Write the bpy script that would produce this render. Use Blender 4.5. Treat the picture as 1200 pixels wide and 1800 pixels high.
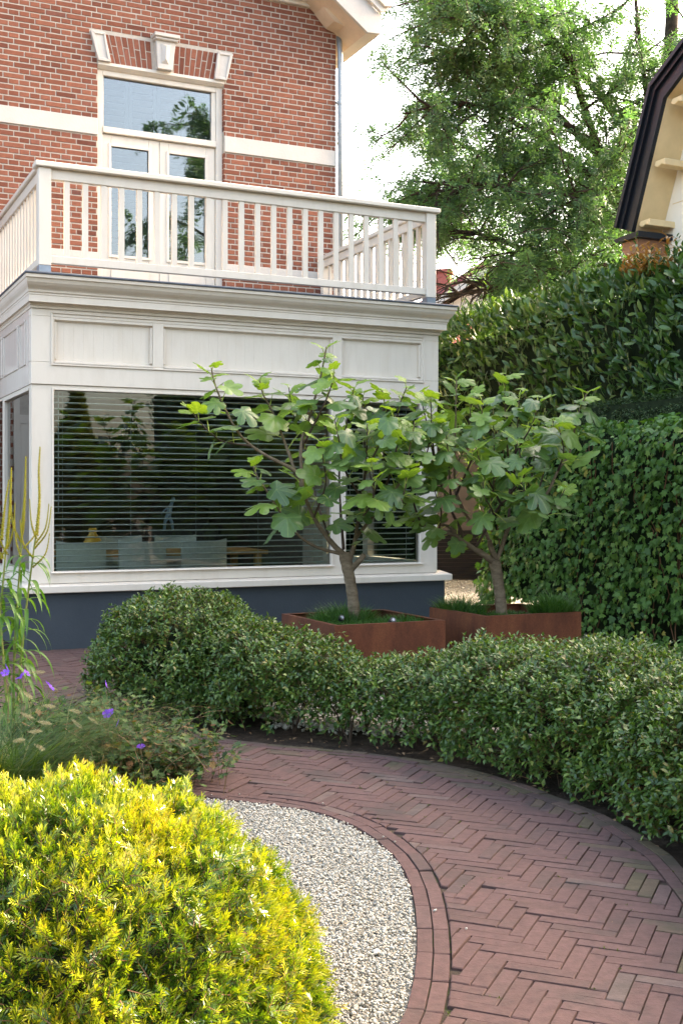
import bpy, math, random
import numpy as np
from mathutils import Matrix, Vector, noise

for o in list(bpy.data.objects): bpy.data.objects.remove(o)
scene = bpy.context.scene
col = scene.collection
rng = np.random.default_rng(11)
random.seed(11)
R = math.radians

# ------------------------------------------------------------------ camera
cam_d = bpy.data.cameras.new('camera')
cam = bpy.data.objects.new('camera', cam_d); col.objects.link(cam)
cam.location = (0, 0, 1.4); cam.rotation_euler = (R(90), 0, 0)
cam_d.sensor_fit = 'VERTICAL'; cam_d.sensor_height = 36.0; cam_d.sensor_width = 24.0
cam_d.lens = 41.48; cam_d.shift_y = -0.0111
cam_d.clip_start = 0.05; cam_d.clip_end = 600
scene.camera = cam

# ------------------------------------------------------------------ sky, sun, exposure
SUN_AZ, SUN_EL = R(59.3), R(29.0)          # azimuth from +Y towards +X: low sun, behind and to the right
w = bpy.data.worlds.new('World'); scene.world = w; w.use_nodes = True
nt = w.node_tree; nt.nodes.clear()
sky = nt.nodes.new('ShaderNodeTexSky'); sky.sky_type = 'NISHITA'; sky.sun_disc = False
sky.sun_elevation = SUN_EL; sky.sun_rotation = SUN_AZ
sky.air_density = 0.9; sky.dust_density = 6.5; sky.ozone_density = 0.3
bg = nt.nodes.new('ShaderNodeBackground'); bg.inputs['Strength'].default_value = 0.15
out = nt.nodes.new('ShaderNodeOutputWorld')
sky_tint = nt.nodes.new('ShaderNodeMix'); sky_tint.data_type = 'RGBA'; sky_tint.blend_type = 'MULTIPLY'; sky_tint.inputs[0].default_value = 1.0; sky_tint.inputs[7].default_value = (1.0, 0.95, 0.86, 1)   # warm tint multiplied into the sky colour, offsets bluish shade
nt.links.new(sky.outputs[0], sky_tint.inputs[6]); nt.links.new(sky_tint.outputs[2], bg.inputs[0]); nt.links.new(bg.outputs[0], out.inputs[0])
sd = bpy.data.lights.new('sun', 'SUN'); sd.energy = 2.0; sd.angle = R(0.6); sd.color = (1.0, 0.90, 0.74)
sun = bpy.data.objects.new('sun', sd); col.objects.link(sun)
sdir = Vector((math.sin(SUN_AZ)*math.cos(SUN_EL), math.cos(SUN_AZ)*math.cos(SUN_EL), math.sin(SUN_EL)))
sun.rotation_euler = sdir.to_track_quat('Z', 'Y').to_euler(); sun.location = (20, 15, 20)
scene.view_settings.view_transform = 'Standard'; scene.view_settings.look = 'None'
scene.view_settings.exposure = 3.4; scene.view_settings.gamma = 1.0
scene.render.engine = 'CYCLES'
cy = scene.cycles
cy.use_denoising = True; cy.max_bounces = 8; cy.diffuse_bounces = 4; cy.glossy_bounces = 3
cy.transmission_bounces = 4; cy.transparent_max_bounces = 8
cy.caustics_reflective = False; cy.caustics_refractive = False; cy.sample_clamp_indirect = 6.0

# ------------------------------------------------------------------ helpers
def tag(o, label=None, cat=None, group=None, kind=None):
    if label: o['label'] = label
    if cat: o['category'] = cat
    if group: o['group'] = group
    if kind: o['kind'] = kind
    return o

def empty(name, loc=(0, 0, 0), rz=0.0, parent=None):
    o = bpy.data.objects.new(name, None); col.objects.link(o)
    o.location = loc; o.rotation_euler = (0, 0, rz); o.empty_display_size = 0.1
    o.parent = parent
    return o

def link(name, me, parent=None, mat=None):
    if mat is not None and not me.materials: me.materials.append(mat)
    o = bpy.data.objects.new(name, me); col.objects.link(o); o.parent = parent
    return o

class MB:
    """collects faces of one mesh"""
    def __init__(s): s.v = []; s.f = []
    def poly(s, pts):
        n = len(s.v); s.v += [tuple(p) for p in pts]; s.f.append(tuple(range(n, n+len(pts)))); return s
    def box(s, x0, x1, y0, y1, z0, z1):
        n = len(s.v)
        s.v += [(x0,y0,z0),(x1,y0,z0),(x1,y1,z0),(x0,y1,z0),(x0,y0,z1),(x1,y0,z1),(x1,y1,z1),(x0,y1,z1)]
        s.f += [(n,n+3,n+2,n+1),(n+4,n+5,n+6,n+7),(n,n+1,n+5,n+4),(n+1,n+2,n+6,n+5),(n+2,n+3,n+7,n+6),(n+3,n,n+4,n+7)]
        return s
    def prism(s, pts, axis, a0, a1):
        """extrude a 2-D outline along an axis; outline in the other two axes (cyclic order)"""
        n = len(s.v); k = len(pts)
        def P(p, a):
            if axis == 'x': return (a, p[0], p[1])
            if axis == 'y': return (p[0], a, p[1])
            return (p[0], p[1], a)
        s.v += [P(p, a0) for p in pts] + [P(p, a1) for p in pts]
        s.f.append(tuple(range(n+k-1, n-1, -1))); s.f.append(tuple(range(n+k, n+2*k)))
        for i in range(k):
            j = (i+1) % k; s.f.append((n+i, n+j, n+k+j, n+k+i))
        return s
    def tube(s, pts, rad, seg=6, cap=True):
        n0 = len(s.v); pts = [Vector(p) for p in pts]; m = len(pts)
        ref = None
        for i, p in enumerate(pts):
            t = (pts[min(i+1, m-1)] - pts[max(i-1, 0)])
            t = t.normalized() if t.length > 1e-9 else Vector((0, 0, 1))
            if ref is None: ref = t.orthogonal().normalized()
            ref = (ref - t*ref.dot(t)); ref = ref.normalized() if ref.length > 1e-6 else t.orthogonal().normalized()
            b = t.cross(ref); r = rad[i] if hasattr(rad, '__len__') else rad
            for k in range(seg):
                a = 2*math.pi*k/seg
                s.v.append(tuple(p + (ref*math.cos(a) + b*math.sin(a))*r))
        for i in range(m-1):
            for k in range(seg):
                a = n0+i*seg+k; b_ = n0+i*seg+(k+1) % seg
                s.f.append((a, b_, b_+seg, a+seg))
        if cap:
            s.f.append(tuple(n0+k for k in range(seg-1, -1, -1)))
            s.f.append(tuple(n0+(m-1)*seg+k for k in range(seg)))
        return s
    def mesh(s, name):
        me = bpy.data.meshes.new(name); me.from_pydata(s.v, [], s.f); me.update()
        return me
    def build(s, name, mat, parent=None, smooth=False):
        me = s.mesh(name); me.materials.append(mat)
        if smooth: me.polygons.foreach_set('use_smooth', [True]*len(me.polygons))
        o = bpy.data.objects.new(name, me); col.objects.link(o); o.parent = parent
        return o

def bevel(o, w=0.004, seg=1):
    m = o.modifiers.new('bevel', 'BEVEL'); m.width = w; m.segments = seg; m.limit_method = 'ANGLE'; m.angle_limit = R(40)
    return o

def mesh_np(name, V, F, mat, parent=None, colr=None, smooth=False, kind=None):
    """fast mesh from numpy: F is (m,3) or (m,4)"""
    V = np.ascontiguousarray(V, dtype=np.float32); F = np.ascontiguousarray(F, dtype=np.int32)
    me = bpy.data.meshes.new(name)
    me.vertices.add(len(V)); me.vertices.foreach_set('co', V.ravel())
    me.loops.add(F.size); me.loops.foreach_set('vertex_index', F.ravel())
    me.polygons.add(len(F)); me.polygons.foreach_set('loop_start', np.arange(0, F.size, F.shape[1], dtype=np.int32))
    if smooth: me.polygons.foreach_set('use_smooth', np.ones(len(F), dtype=bool))
    if colr is not None:
        a = me.color_attributes.new('Col', 'FLOAT_COLOR', 'POINT')
        c = np.ones((len(V), 4), dtype=np.float32); c[:, :3] = colr; a.data.foreach_set('color', c.ravel())
    me.update(calc_edges=True); me.materials.append(mat)
    o = bpy.data.objects.new(name, me); col.objects.link(o); o.parent = parent
    if kind: o['kind'] = kind
    return o

def nrm(a): return a/np.maximum(np.linalg.norm(a, axis=-1, keepdims=True), 1e-9)
def frames(d, up):
    x = nrm(d); z = up - (up*x).sum(-1, keepdims=True)*x; z = nrm(z); y = np.cross(z, x)
    return np.stack([x, y, z], axis=-1)                       # columns
def spread(tv, tf, pos, M, sc):
    N, k = len(pos), len(tv)
    sc = np.broadcast_to(np.asarray(sc, float).reshape(-1, 1, 1) if np.ndim(sc) else np.full((1, 1, 1), sc), (N, 1, 1))
    V = np.einsum('nij,kj->nki', M, tv)*sc + pos[:, None, :]
    F = tf[None] + (np.arange(N)*k)[:, None, None]
    return V.reshape(-1, 3), F.reshape(-1, tf.shape[1])
def jit(n, s): return rng.normal(0, s, (n, 3))
def fnoise(P, sc, seed=0.0):
    return np.array([noise.noise((p[0]*sc+seed, p[1]*sc-seed, p[2]*sc+seed*.7)) for p in P])

CAM = np.array([0, 0, 1.4])
def px(P):                                                    # picture position, only to see what is in view
    P = np.atleast_2d(P); y = np.maximum(P[:, 1], 1e-3)
    return np.stack([600+2074*P[:, 0]/y, 880-2074*(P[:, 2]-1.4)/y], -1)
def in_view(P, m=0):
    q = px(P); return (P[:, 1] > .3) & (q[:, 0] > -m) & (q[:, 0] < 1200+m) & (q[:, 1] > -m) & (q[:, 1] < 1800+m)

# ------------------------------------------------------------------ materials
def new_mat(name):
    m = bpy.data.materials.new(name); m.use_nodes = True; n = m.node_tree; n.nodes.clear()
    return m, n, n.nodes.new('ShaderNodeOutputMaterial')
def N(n, t, **kw):
    x = n.nodes.new(t)
    for k, v in kw.items():
        if k in x.inputs: x.inputs[k].default_value = v
        else: setattr(x, k, v)
    return x
def rnd(n):
    """one random number per loose piece, whether it is joined or an object of its own"""
    g = N(n, 'ShaderNodeNewGeometry'); oi = N(n, 'ShaderNodeObjectInfo')
    a = N(n, 'ShaderNodeMath', operation='ADD'); fr = N(n, 'ShaderNodeMath', operation='FRACT')
    n.links.new(g.outputs['Random Per Island'], a.inputs[0]); n.links.new(oi.outputs['Random'], a.inputs[1])
    n.links.new(a.outputs[0], fr.inputs[0]); return fr.outputs[0]
def ramp(n, fac, stops):
    r = N(n, 'ShaderNodeValToRGB'); e = r.color_ramp.elements
    while len(e) < len(stops): e.new(0.5)
    for i, (p, c) in enumerate(stops): e[i].position = p; e[i].color = (*c, 1) if len(c) == 3 else c
    n.links.new(fac, r.inputs[0]); return r.outputs[0]
def noi(n, scale, detail=4, rough=.6, coord='Object', dist=0.0, stretch=None):
    tc = N(n, 'ShaderNodeTexCoord'); t = N(n, 'ShaderNodeTexNoise', Scale=scale, Detail=detail, Roughness=rough, Distortion=dist)
    if coord == 'World':
        g = N(n, 'ShaderNodeNewGeometry'); src = g.outputs['Position']
    else: src = tc.outputs[coord]
    if stretch:
        mp = N(n, 'ShaderNodeMapping'); mp.inputs['Scale'].default_value = stretch; n.links.new(src, mp.inputs[0]); src = mp.outputs[0]
    n.links.new(src, t.inputs['Vector']); return t.outputs['Fac']
def mixc(n, fac, a, b, mode='MIX'):
    m = N(n, 'ShaderNodeMix', data_type='RGBA', blend_type=mode)
    if hasattr(fac, 'is_linked'): n.links.new(fac, m.inputs[0])
    else: m.inputs[0].default_value = fac
    for s, c in ((6, a), (7, b)):
        if hasattr(c, 'is_linked'): n.links.new(c, m.inputs[s])
        else: m.inputs[s].default_value = (*c, 1)
    return m.outputs[2]
def bump(n, h, st, dist=.01):
    b = N(n, 'ShaderNodeBump', Strength=st, Distance=dist); n.links.new(h, b.inputs['Height']); return b.outputs[0]
def finish(m, n, out, colr, rough=.6, spec=.4, nor=None, metal=0.0, roughsock=None):
    p = N(n, 'ShaderNodeBsdfPrincipled', Roughness=rough, Metallic=metal)
    p.inputs['Specular IOR Level'].default_value = spec
    if hasattr(colr, 'is_linked'): n.links.new(colr, p.inputs['Base Color'])
    else: p.inputs['Base Color'].default_value = (*colr, 1)
    if nor is not None: n.links.new(nor, p.inputs['Normal'])
    if roughsock is not None: n.links.new(roughsock, p.inputs['Roughness'])
    n.links.new(p.outputs[0], out.inputs[0]); return m

def mat_plain(name, c, rough=.5, spec=.4, var=.08, vs=6.0, bs=0.0, bscale=60, metal=0.0):
    m, n, o = new_mat(name)
    f = noi(n, vs, 5)
    c1 = tuple(x*(1-var) for x in c); c2 = tuple(min(1, x*(1+var)) for x in c)
    cc = ramp(n, f, [(.3, c1), (.7, c2)])
    nor = bump(n, noi(n, bscale, 3), bs) if bs else None
    return finish(m, n, o, cc, rough, spec, nor, metal)

def mat_paint(name, c, rough=.38):
    m, n, o = new_mat(name)
    big = noi(n, 1.3, 4, coord='World'); fine = noi(n, 9, 6, coord='World', stretch=(1, 1, .25))
    cc = ramp(n, big, [(.3, tuple(x*.94 for x in c)), (.7, c)])
    cc = mixc(n, ramp(n, fine, [(.48, (0, 0, 0)), (.75, (.42, .42, .42))]), cc, (c[0]*.78, c[1]*.74, c[2]*.68))
    nor = bump(n, noi(n, 45, 3, coord='World'), .08)
    return finish(m, n, o, cc, rough, .45, nor)

def mat_pieces(name, stops, rough=.85, spec=.25, mottle=.25, msc=30, bs=.35, stain=None):
    """bricks and pavers: own colour for each piece, mottling and relief on top"""
    m, n, o = new_mat(name)
    cc = ramp(n, rnd(n), stops)
    mt = noi(n, msc, 6, .7, coord='World')
    cc = mixc(n, mottle, cc, ramp(n, mt, [(.25, (.18, .18, .18)), (.5, (.55, .55, .55)), (.8, (1, 1, 1))]), 'OVERLAY')
    if stain:
        st = noi(n, stain[1], 4, .6, coord='World')
        cc = mixc(n, ramp(n, st, [(stain[2], (0, 0, 0)), (stain[2]+.14, (stain[3],)*3)]), cc, stain[0])
    return finish(m, n, o, cc, rough, spec, bump(n, noi(n, msc*3, 5, .7, coord='World'), bs, .004))

def mat_leaf(name, stops, rough=.42, spec=.45, tr=.32, trc=None, vcol=False, vein=None):
    m, n, o = new_mat(name)
    if vcol:
        at = N(n, 'ShaderNodeAttribute', attribute_name='Col'); cc = at.outputs['Color']
    else: cc = ramp(n, rnd(n), stops)
    if vein:
        at = N(n, 'ShaderNodeAttribute', attribute_name='vein')
        cc = mixc(n, ramp(n, at.outputs['Fac'], [(.03, (1, 1, 1)), (.14, (0, 0, 0))]), cc, vein)
        cc = mixc(n, .22, cc, ramp(n, noi(n, 5, 4), [(.3, (.25, .25, .25)), (.7, (.8, .8, .7))]), 'OVERLAY')
    p = N(n, 'ShaderNodeBsdfPrincipled', Roughness=rough); p.inputs['Specular IOR Level'].default_value = spec
    n.links.new(cc, p.inputs['Base Color'])
    t = N(n, 'ShaderNodeBsdfTranslucent')
    tc = mixc(n, 1.0, cc, trc or (1.6, 1.7, .5), 'MULTIPLY'); n.links.new(tc, t.inputs[0])
    mx = N(n, 'ShaderNodeMixShader', Fac=tr)
    n.links.new(p.outputs[0], mx.inputs[1]); n.links.new(t.outputs[0], mx.inputs[2]); n.links.new(mx.outputs[0], o.inputs[0])
    return m

def mat_glass(name, tint=(.9, .93, .92), ior=1.55):
    m, n, o = new_mat(name)
    t = N(n, 'ShaderNodeBsdfTransparent'); t.inputs[0].default_value = (*tint, 1)
    g = N(n, 'ShaderNodeBsdfGlossy', Roughness=.004); g.inputs[0].default_value = (1, 1, 1, 1)
    f = N(n, 'ShaderNodeFresnel', IOR=ior)
    n.links.new(bump(n, noi(n, 1.6, 1, coord='World'), .03, .1), g.inputs['Normal'])
    mx = N(n, 'ShaderNodeMixShader'); n.links.new(f.outputs[0], mx.inputs[0])
    n.links.new(t.outputs[0], mx.inputs[1]); n.links.new(g.outputs[0], mx.inputs[2]); n.links.new(mx.outputs[0], o.inputs[0])
    return m

M = {}
M['paint'] = mat_paint('cream_paint', (.665, .59, .492))
M['paint_gloss'] = mat_paint('cream_gloss_paint', (.64, .57, .50), .16)
M['stone'] = mat_plain('white_stone', (.54, .49, .43), .7, .3, .06, 5, .25, 40)
M['brick'] = mat_pieces('red_brick', [(0, (.125, .041, .025)), (.12, (.18, .060, .034)), (.5, (.215, .074, .042)), (.85, (.25, .091, .052)), (.97, (.22, .080, .050)), (1, (.12, .046, .034))], mottle=.28, msc=22)
M['mortar'] = mat_plain('pale_mortar', (.47, .41, .34), .95, .1, .1, 20, .4, 90)
M['paver'] = mat_pieces('red_clay_paver', [(0, (.070, .046, .040)), (.08, (.078, .045, .038)), (.3, (.081, .046, .040)), (.7, (.090, .051, .044)), (.92, (.085, .050, .044)), (.97, (.098, .068, .057)), (1, (.076, .056, .048))],
                        mottle=.42, msc=26, bs=.6, stain=((.038, .034, .028), 2.6, .54, .55))
M['paver_mossy'] = mat_pieces('mossy_clay_paver', [(0, (.074, .054, .040)), (.5, (.092, .058, .045)), (.8, (.086, .064, .038)), (1, (.076, .060, .034))], mottle=.36, msc=26, bs=.5,
                              stain=((.040, .039, .022), 4, .48, .6))
m, n, o = new_mat('joint_sand'); M['joint'] = m
finish(m, n, o, mixc(n, ramp(n, noi(n, 7, 5, coord='World'), [(.5, (0, 0, 0)), (.66, (1, 1, 1))]), (.050, .038, .028), (.06, .075, .020)), .95, .1, bump(n, noi(n, 120, 3, coord='World'), .6))
m, n, o = new_mat('dark_soil'); M['soil'] = m
finish(m, n, o, ramp(n, noi(n, 14, 6, .75, coord='World'), [(.3, (.030, .022, .016)), (.55, (.07, .052, .038)), (.75, (.13, .10, .07))]), .95, .1, bump(n, noi(n, 35, 5, .8, coord='World'), .9, .03))
M['gravel'] = mat_pieces('pale_gravel_stone', [(0, (.28, .24, .18)), (.1, (.35, .315, .25)), (.4, (.40, .365, .295)), (.8, (.45, .415, .345)), (1, (.50, .475, .405))], .75, .3, mottle=.2, msc=80, bs=.2)
m, n, o = new_mat('gravel_bed'); M['gravel_bed'] = m
vo = N(n, 'ShaderNodeTexVoronoi', Scale=70.0); g_ = N(n, 'ShaderNodeNewGeometry'); n.links.new(g_.outputs['Position'], vo.inputs['Vector'])
sep = N(n, 'ShaderNodeSeparateColor'); n.links.new(vo.outputs['Color'], sep.inputs[0])
finish(m, n, o, ramp(n, sep.outputs[0], [(0, (.28, .25, .20)), (.4, (.40, .37, .30)), (1, (.46, .43, .36))]), .9, .2, bump(n, vo.outputs['Distance'], 1.0, .02))
m, n, o = new_mat('plinth_stucco'); M['plinth'] = m
_c = ramp(n, noi(n, 2.2, 5, coord='World'), [(.3, (.032, .041, .049)), (.7, (.043, .052, .061))])
finish(m, n, o, _c, .62, .35, bump(n, noi(n, 55, 6, .75, coord='World'), .55, .006))
m, n, o = new_mat('corten_steel'); M['corten'] = m
f1 = noi(n, 4, 6, .7, coord='World', stretch=(1, 1, .35)); f2 = noi(n, 85, 4, .8, coord='World')
_c = ramp(n, f1, [(.25, (.052, .017, .009)), (.5, (.108, .034, .014)), (.75, (.165, .058, .022))])
_c = mixc(n, .45, _c, ramp(n, f2, [(.3, (.2, .2, .2)), (.7, (.85, .85, .85))]), 'OVERLAY')
finish(m, n, o, _c, .8, .25, bump(n, f2, .3, .003))
M['zinc'] = mat_plain('zinc', (.22, .25, .29), .45, .5, .15, 12, 0, 60, .6)
M['lead'] = mat_plain('lead_flashing', (.07, .08, .10), .5, .5, .2, 8)
M['pipe'] = mat_plain('zinc_pipe', (.30, .32, .33), .45, .5, .15, 10, 0, 60, .5)
M['blind'] = mat_plain('painted_blind_slat', (.66, .70, .66), .35, .5, .03, 3)
M['cord'] = mat_plain('blind_cord', (.45, .5, .48), .8)
M['glass'] = mat_glass('window_glass')
M['glass_up'] = mat_glass('upper_window_glass', (.8, .85, .85), 1.95)
M['room'] = mat_plain('room_wall_taupe', (.16, .125, .10), .9)
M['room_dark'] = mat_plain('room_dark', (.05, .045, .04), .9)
M['oak'] = mat_plain('oak_wood', (.38, .22, .07), .5, .4, .2, 5)
M['linen'] = mat_plain('grey_linen', (.40, .42, .37), .9, .2, .08, 30, .3, 200)
M['black'] = mat_plain('black_metal', (.012, .012, .013), .45)
M['ochre'] = mat_plain('ochre_glaze', (.52, .30, .03), .3)
M['bluefig'] = mat_plain('pale_blue_glaze', (.45, .60, .78), .3)
M['shutter'] = mat_plain('grey_shutter', (.11, .12, .12), .5)
M['blackpaint'] = mat_plain('black_gloss_paint', (.010, .012, .016), .35, .22, .1, 3)
M['soffit'] = mat_plain('ochre_soffit', (.66, .50, .27), .6, .3, .08, 4)
M['soffit2'] = mat_plain('beige_soffit', (.60, .46, .32), .7, .3, .14, 3)
M['render'] = mat_plain('cream_render', (.78, .71, .59), .8, .2, .05, 2, .15, 50)
M['gutterwood'] = mat_plain('brown_gutter_paint', (.24, .105, .05), .5, .4, .2, 6)
M['tile'] = mat_pieces('red_roof_tile', [(0, (.22, .07, .055)), (.5, (.30, .10, .075)), (1, (.20, .085, .075))], mottle=.25, msc=8)
M['verge'] = mat_plain('maroon_verge', (.20, .05, .05), .5)
M['blackwood'] = mat_plain('black_stained_wood', (.012, .010, .011), .7, .2, .2, 10)
M['taupe'] = mat_plain('taupe_panel', (.115, .092, .082), .8, .2, .15, 3)
m, n, o = new_mat('fig_bark'); M['figbark'] = m
_b = noi(n, 14, 6, .7, coord='World', stretch=(1, 1, 2.2))
finish(m, n, o, ramp(n, _b, [(.3, (.085, .060, .036)), (.6, (.165, .122, .078)), (.8, (.23, .18, .12))]), .85, .2, bump(n, _b, .7, .01))
M['figtwig'] = mat_plain('fig_twig_bark', (.055, .033, .022), .7, .3, .3, 25)
M['petiole'] = mat_plain('fig_petiole', (.36, .42, .07), .5)
M['bark'] = mat_plain('dark_bark', (.055, .042, .032), .95, .1, .4, 12, .7, 30)
M['twig'] = mat_plain('red_brown_twig', (.14, .068, .032), .8, .2, .3, 30)
M['stem'] = mat_plain('hedge_stem', (.06, .042, .028), .9, .1, .3, 30)
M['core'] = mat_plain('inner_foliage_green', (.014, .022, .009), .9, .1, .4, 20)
M['L_hedge'] = mat_leaf('small_glossy_leaf', [(0, (.028, .062, .012)), (.45, (.056, .106, .019)), (.8, (.096, .158, .028)), (.94, (.16, .22, .04)), (1, (.22, .17, .05))], .36, .42, .24)
M['L_laurel'] = mat_leaf('laurel_leaf', [(0, (.028, .064, .015)), (.5, (.052, .104, .023)), (.85, (.090, .16, .032)), (1, (.15, .20, .04))], .32, .45, .24)
M['L_bronze'] = mat_leaf('bronze_young_leaf', [(0, (.22, .10, .03)), (.5, (.34, .18, .05)), (1, (.45, .28, .09))], .4, .4, .4, (1.3, 1.1, .6))  # orange glow of a lens flare put into the leaf colour
M['L_ivy'] = mat_leaf('ivy_leaf', [(0, (.034, .084, .014)), (.45, (.064, .138, .024)), (.85, (.105, .195, .034)), (.97, (.15, .22, .04)), (1, (.28, .23, .04))], .45, .32, .30)
M['L_dark'] = mat_leaf('dark_clipped_yew', [(0, (.02, .042, .010)), (1, (.048, .08, .02))], .6, .3, .1)
M['L_fig'] = mat_leaf('fig_leaf', [(0, (.070, .128, .040)), (.5, (.100, .170, .055)), (.85, (.135, .215, .055)), (1, (.18, .27, .05))], .36, .55, .38, (1.7, 1.8, .35), vein=(.20, .28, .08))
M['L_figyoung'] = mat_leaf('young_fig_leaf', [(0, (.13, .22, .035)), (1, (.21, .31, .04))], .45, .42, .42, (1.5, 1.5, .4), vein=(.33, .42, .12))
M['L_locust'] = mat_leaf('locust_leaflet', [(0, (.058, .116, .052)), (.5, (.084, .156, .068)), (1, (.112, .19, .076))], .5, .35, .42, (1.25, 1.5, .55))
M['L_bush'] = mat_leaf('bush_leaf', [(0, (.05, .09, .02)), (1, (.11, .17, .035))], .5, .35, .4)
M['L_thuja'] = mat_leaf('conifer_spray', [(0, (.06, .085, .02)), (1, (.17, .18, .045))], .6, .3, .3)
M['L_yew'] = mat_leaf('golden_yew_needle', None, .30, .5, .26, (1.1, 1.25, .4), vcol=True)
M['L_grass'] = mat_leaf('planter_grass', [(0, (.020, .06, .012)), (1, (.06, .14, .022))], .5, .3, .3)
M['L_blade'] = mat_leaf('fountain_grass_blade', [(0, (.022, .055, .010)), (.8, (.055, .10, .018)), (1, (.15, .14, .05))], .5, .3, .3)
M['L_head'] = mat_leaf('seed_head_bristle', [(0, (.30, .26, .14)), (1, (.46, .42, .26))], .8, .1, .4, (1, 1, .9))
M['L_ger'] = mat_leaf('geranium_leaf', [(0, (.022, .050, .014)), (.5, (.045, .085, .022)), (.8, (.095, .14, .035)), (.92, (.16, .10, .03)), (1, (.09, .04, .02))], .6, .3, .3)
M['gerstem'] = mat_plain('geranium_stem', (.17, .11, .055), .8)
M['petal'] = mat_leaf('violet_petal', [(0, (.16, .06, .50)), (1, (.26, .10, .60))], .6, .2, .35, (1.2, 1.1, 1.3))
M['L_tall'] = mat_leaf('long_narrow_leaf', [(0, (.055, .13, .016)), (1, (.11, .21, .028))], .4, .4, .35)
M['spike'] = mat_plain('yellow_green_spike', (.27, .24, .018), .8, .2, .25, 60)
M['tallstem'] = mat_plain('green_stem', (.20, .22, .05), .6)
M['fruit'] = mat_plain('green_fig', (.16, .26, .05), .5)
M['moss'] = mat_leaf('joint_moss', [(0, (.045, .06, .008)), (1, (.10, .12, .018))], .8, .2, .25)
M['litter'] = mat_plain('dry_leaf', (.20, .12, .06), .9)

# leaf shapes: tip along +x, upper side +z
def T(v, f): return np.array(v, float), np.array(f, int)
LEAF4 = T([(0,0,0),(.45,.25,.06),(.45,-.25,.06),(1,0,-.12),(.5,0,0)], [(0,4,1),(4,3,1),(0,2,4),(4,2,3)])
LEAF8 = T([(0,0,0),(.3,.21,.05),(.3,0,0),(.3,-.21,.05),(.7,.20,.0),(.7,0,-.05),(.7,-.20,.0),(1,0,-.16)],
          [(0,2,1),(1,2,5),(1,5,4),(4,5,7),(0,3,2),(3,6,5),(3,5,2),(6,7,5)])
LAUREL = T([(0,0,0),(.22,.12,.04),(.22,0,0),(.22,-.12,.04),(.5,.175,.03),(.5,0,-.02),(.5,-.175,.03),(.8,.12,-.05),(.8,0,-.09),(.8,-.12,-.05),(1,0,-.17)],
           [(0,2,1),(1,2,5),(1,5,4),(4,5,8),(4,8,7),(7,8,10),(0,3,2),(3,6,5),(3,5,2),(6,9,8),(6,8,5),(9,10,8)])
def lobed(half, zf, mid=None):
    """fan leaf from half outline [(deg, r)]; stalk at the origin"""
    pts = [(math.radians(a), r) for a, r in half]
    full = pts + [(-a, r) for a, r in reversed(pts) if 0 < abs(a) < math.pi-1e-6]
    v = [(0, 0, 0)]; f = []; n_ = len(full)
    if mid is None:
        for a, r in full: x, y = r*math.cos(a), r*math.sin(a); v.append((x, y, zf(x, y, a)))
        f = [(0, 1+i, 1+(i+1) % n_) for i in range(n_)]
    else:
        for k in (mid, 1.0):
            for a, r in full: x, y = k*r*math.cos(a), k*r*math.sin(a); v.append((x, y, zf(x, y, a)))
        for i in range(n_):
            j = (i+1) % n_
            f += [(0, 1+i, 1+j), (1+i, 1+n_+i, 1+n_+j), (1+i, 1+n_+j, 1+j)]
    return T(v, f), full
IVY, _ = lobed([(0,1.0),(20,.62),(31,.5),(50,.80),(66,.54),(82,.46),(102,.62),(128,.44),(160,.30)], lambda x, y, a: .06*abs(y)-.16*(x*x+y*y))
GERL, _ = lobed([(0,1.0),(24,.45),(50,.95),(76,.42),(102,.9),(135,.4),(165,.6)], lambda x, y, a: .12*math.hypot(x, y))
NEEDLE = T([(0,0,0),(.3,.07,0),(1,0,.0),(.3,-.07,0),(.75,.06,0),(.75,-.06,0)], [(0,3,1),(3,5,4),(3,4,1),(5,2,4)])
DIAM = T([(0,0,0),(.5,.2,0),(1,0,0),(.5,-.2,0)], [(0,3,2),(0,2,1)])
ICO_V = []
_p = (1+5**.5)/2
ICO = T([(-1,_p,0),(1,_p,0),(-1,-_p,0),(1,-_p,0),(0,-1,_p),(0,1,_p),(0,-1,-_p),(0,1,-_p),(_p,0,-1),(_p,0,1),(-_p,0,-1),(-_p,0,1)],
        [(0,11,5),(0,5,1),(0,1,7),(0,7,10),(0,10,11),(1,5,9),(5,11,4),(11,10,2),(10,7,6),(7,1,8),(3,9,4),(3,4,2),(3,2,6),(3,6,8),(3,8,9),(4,9,5),(2,4,11),(6,2,10),(8,6,7),(9,8,1)])
ICO = (ICO[0]/np.linalg.norm(ICO[0][0]), ICO[1])

OCT = T([(1,0,0),(-1,0,0),(0,1,0),(0,-1,0),(0,0,1),(0,0,-1)], [(0,2,4),(2,1,4),(1,3,4),(3,0,4),(2,0,5),(1,2,5),(3,1,5),(0,3,5)])

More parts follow.
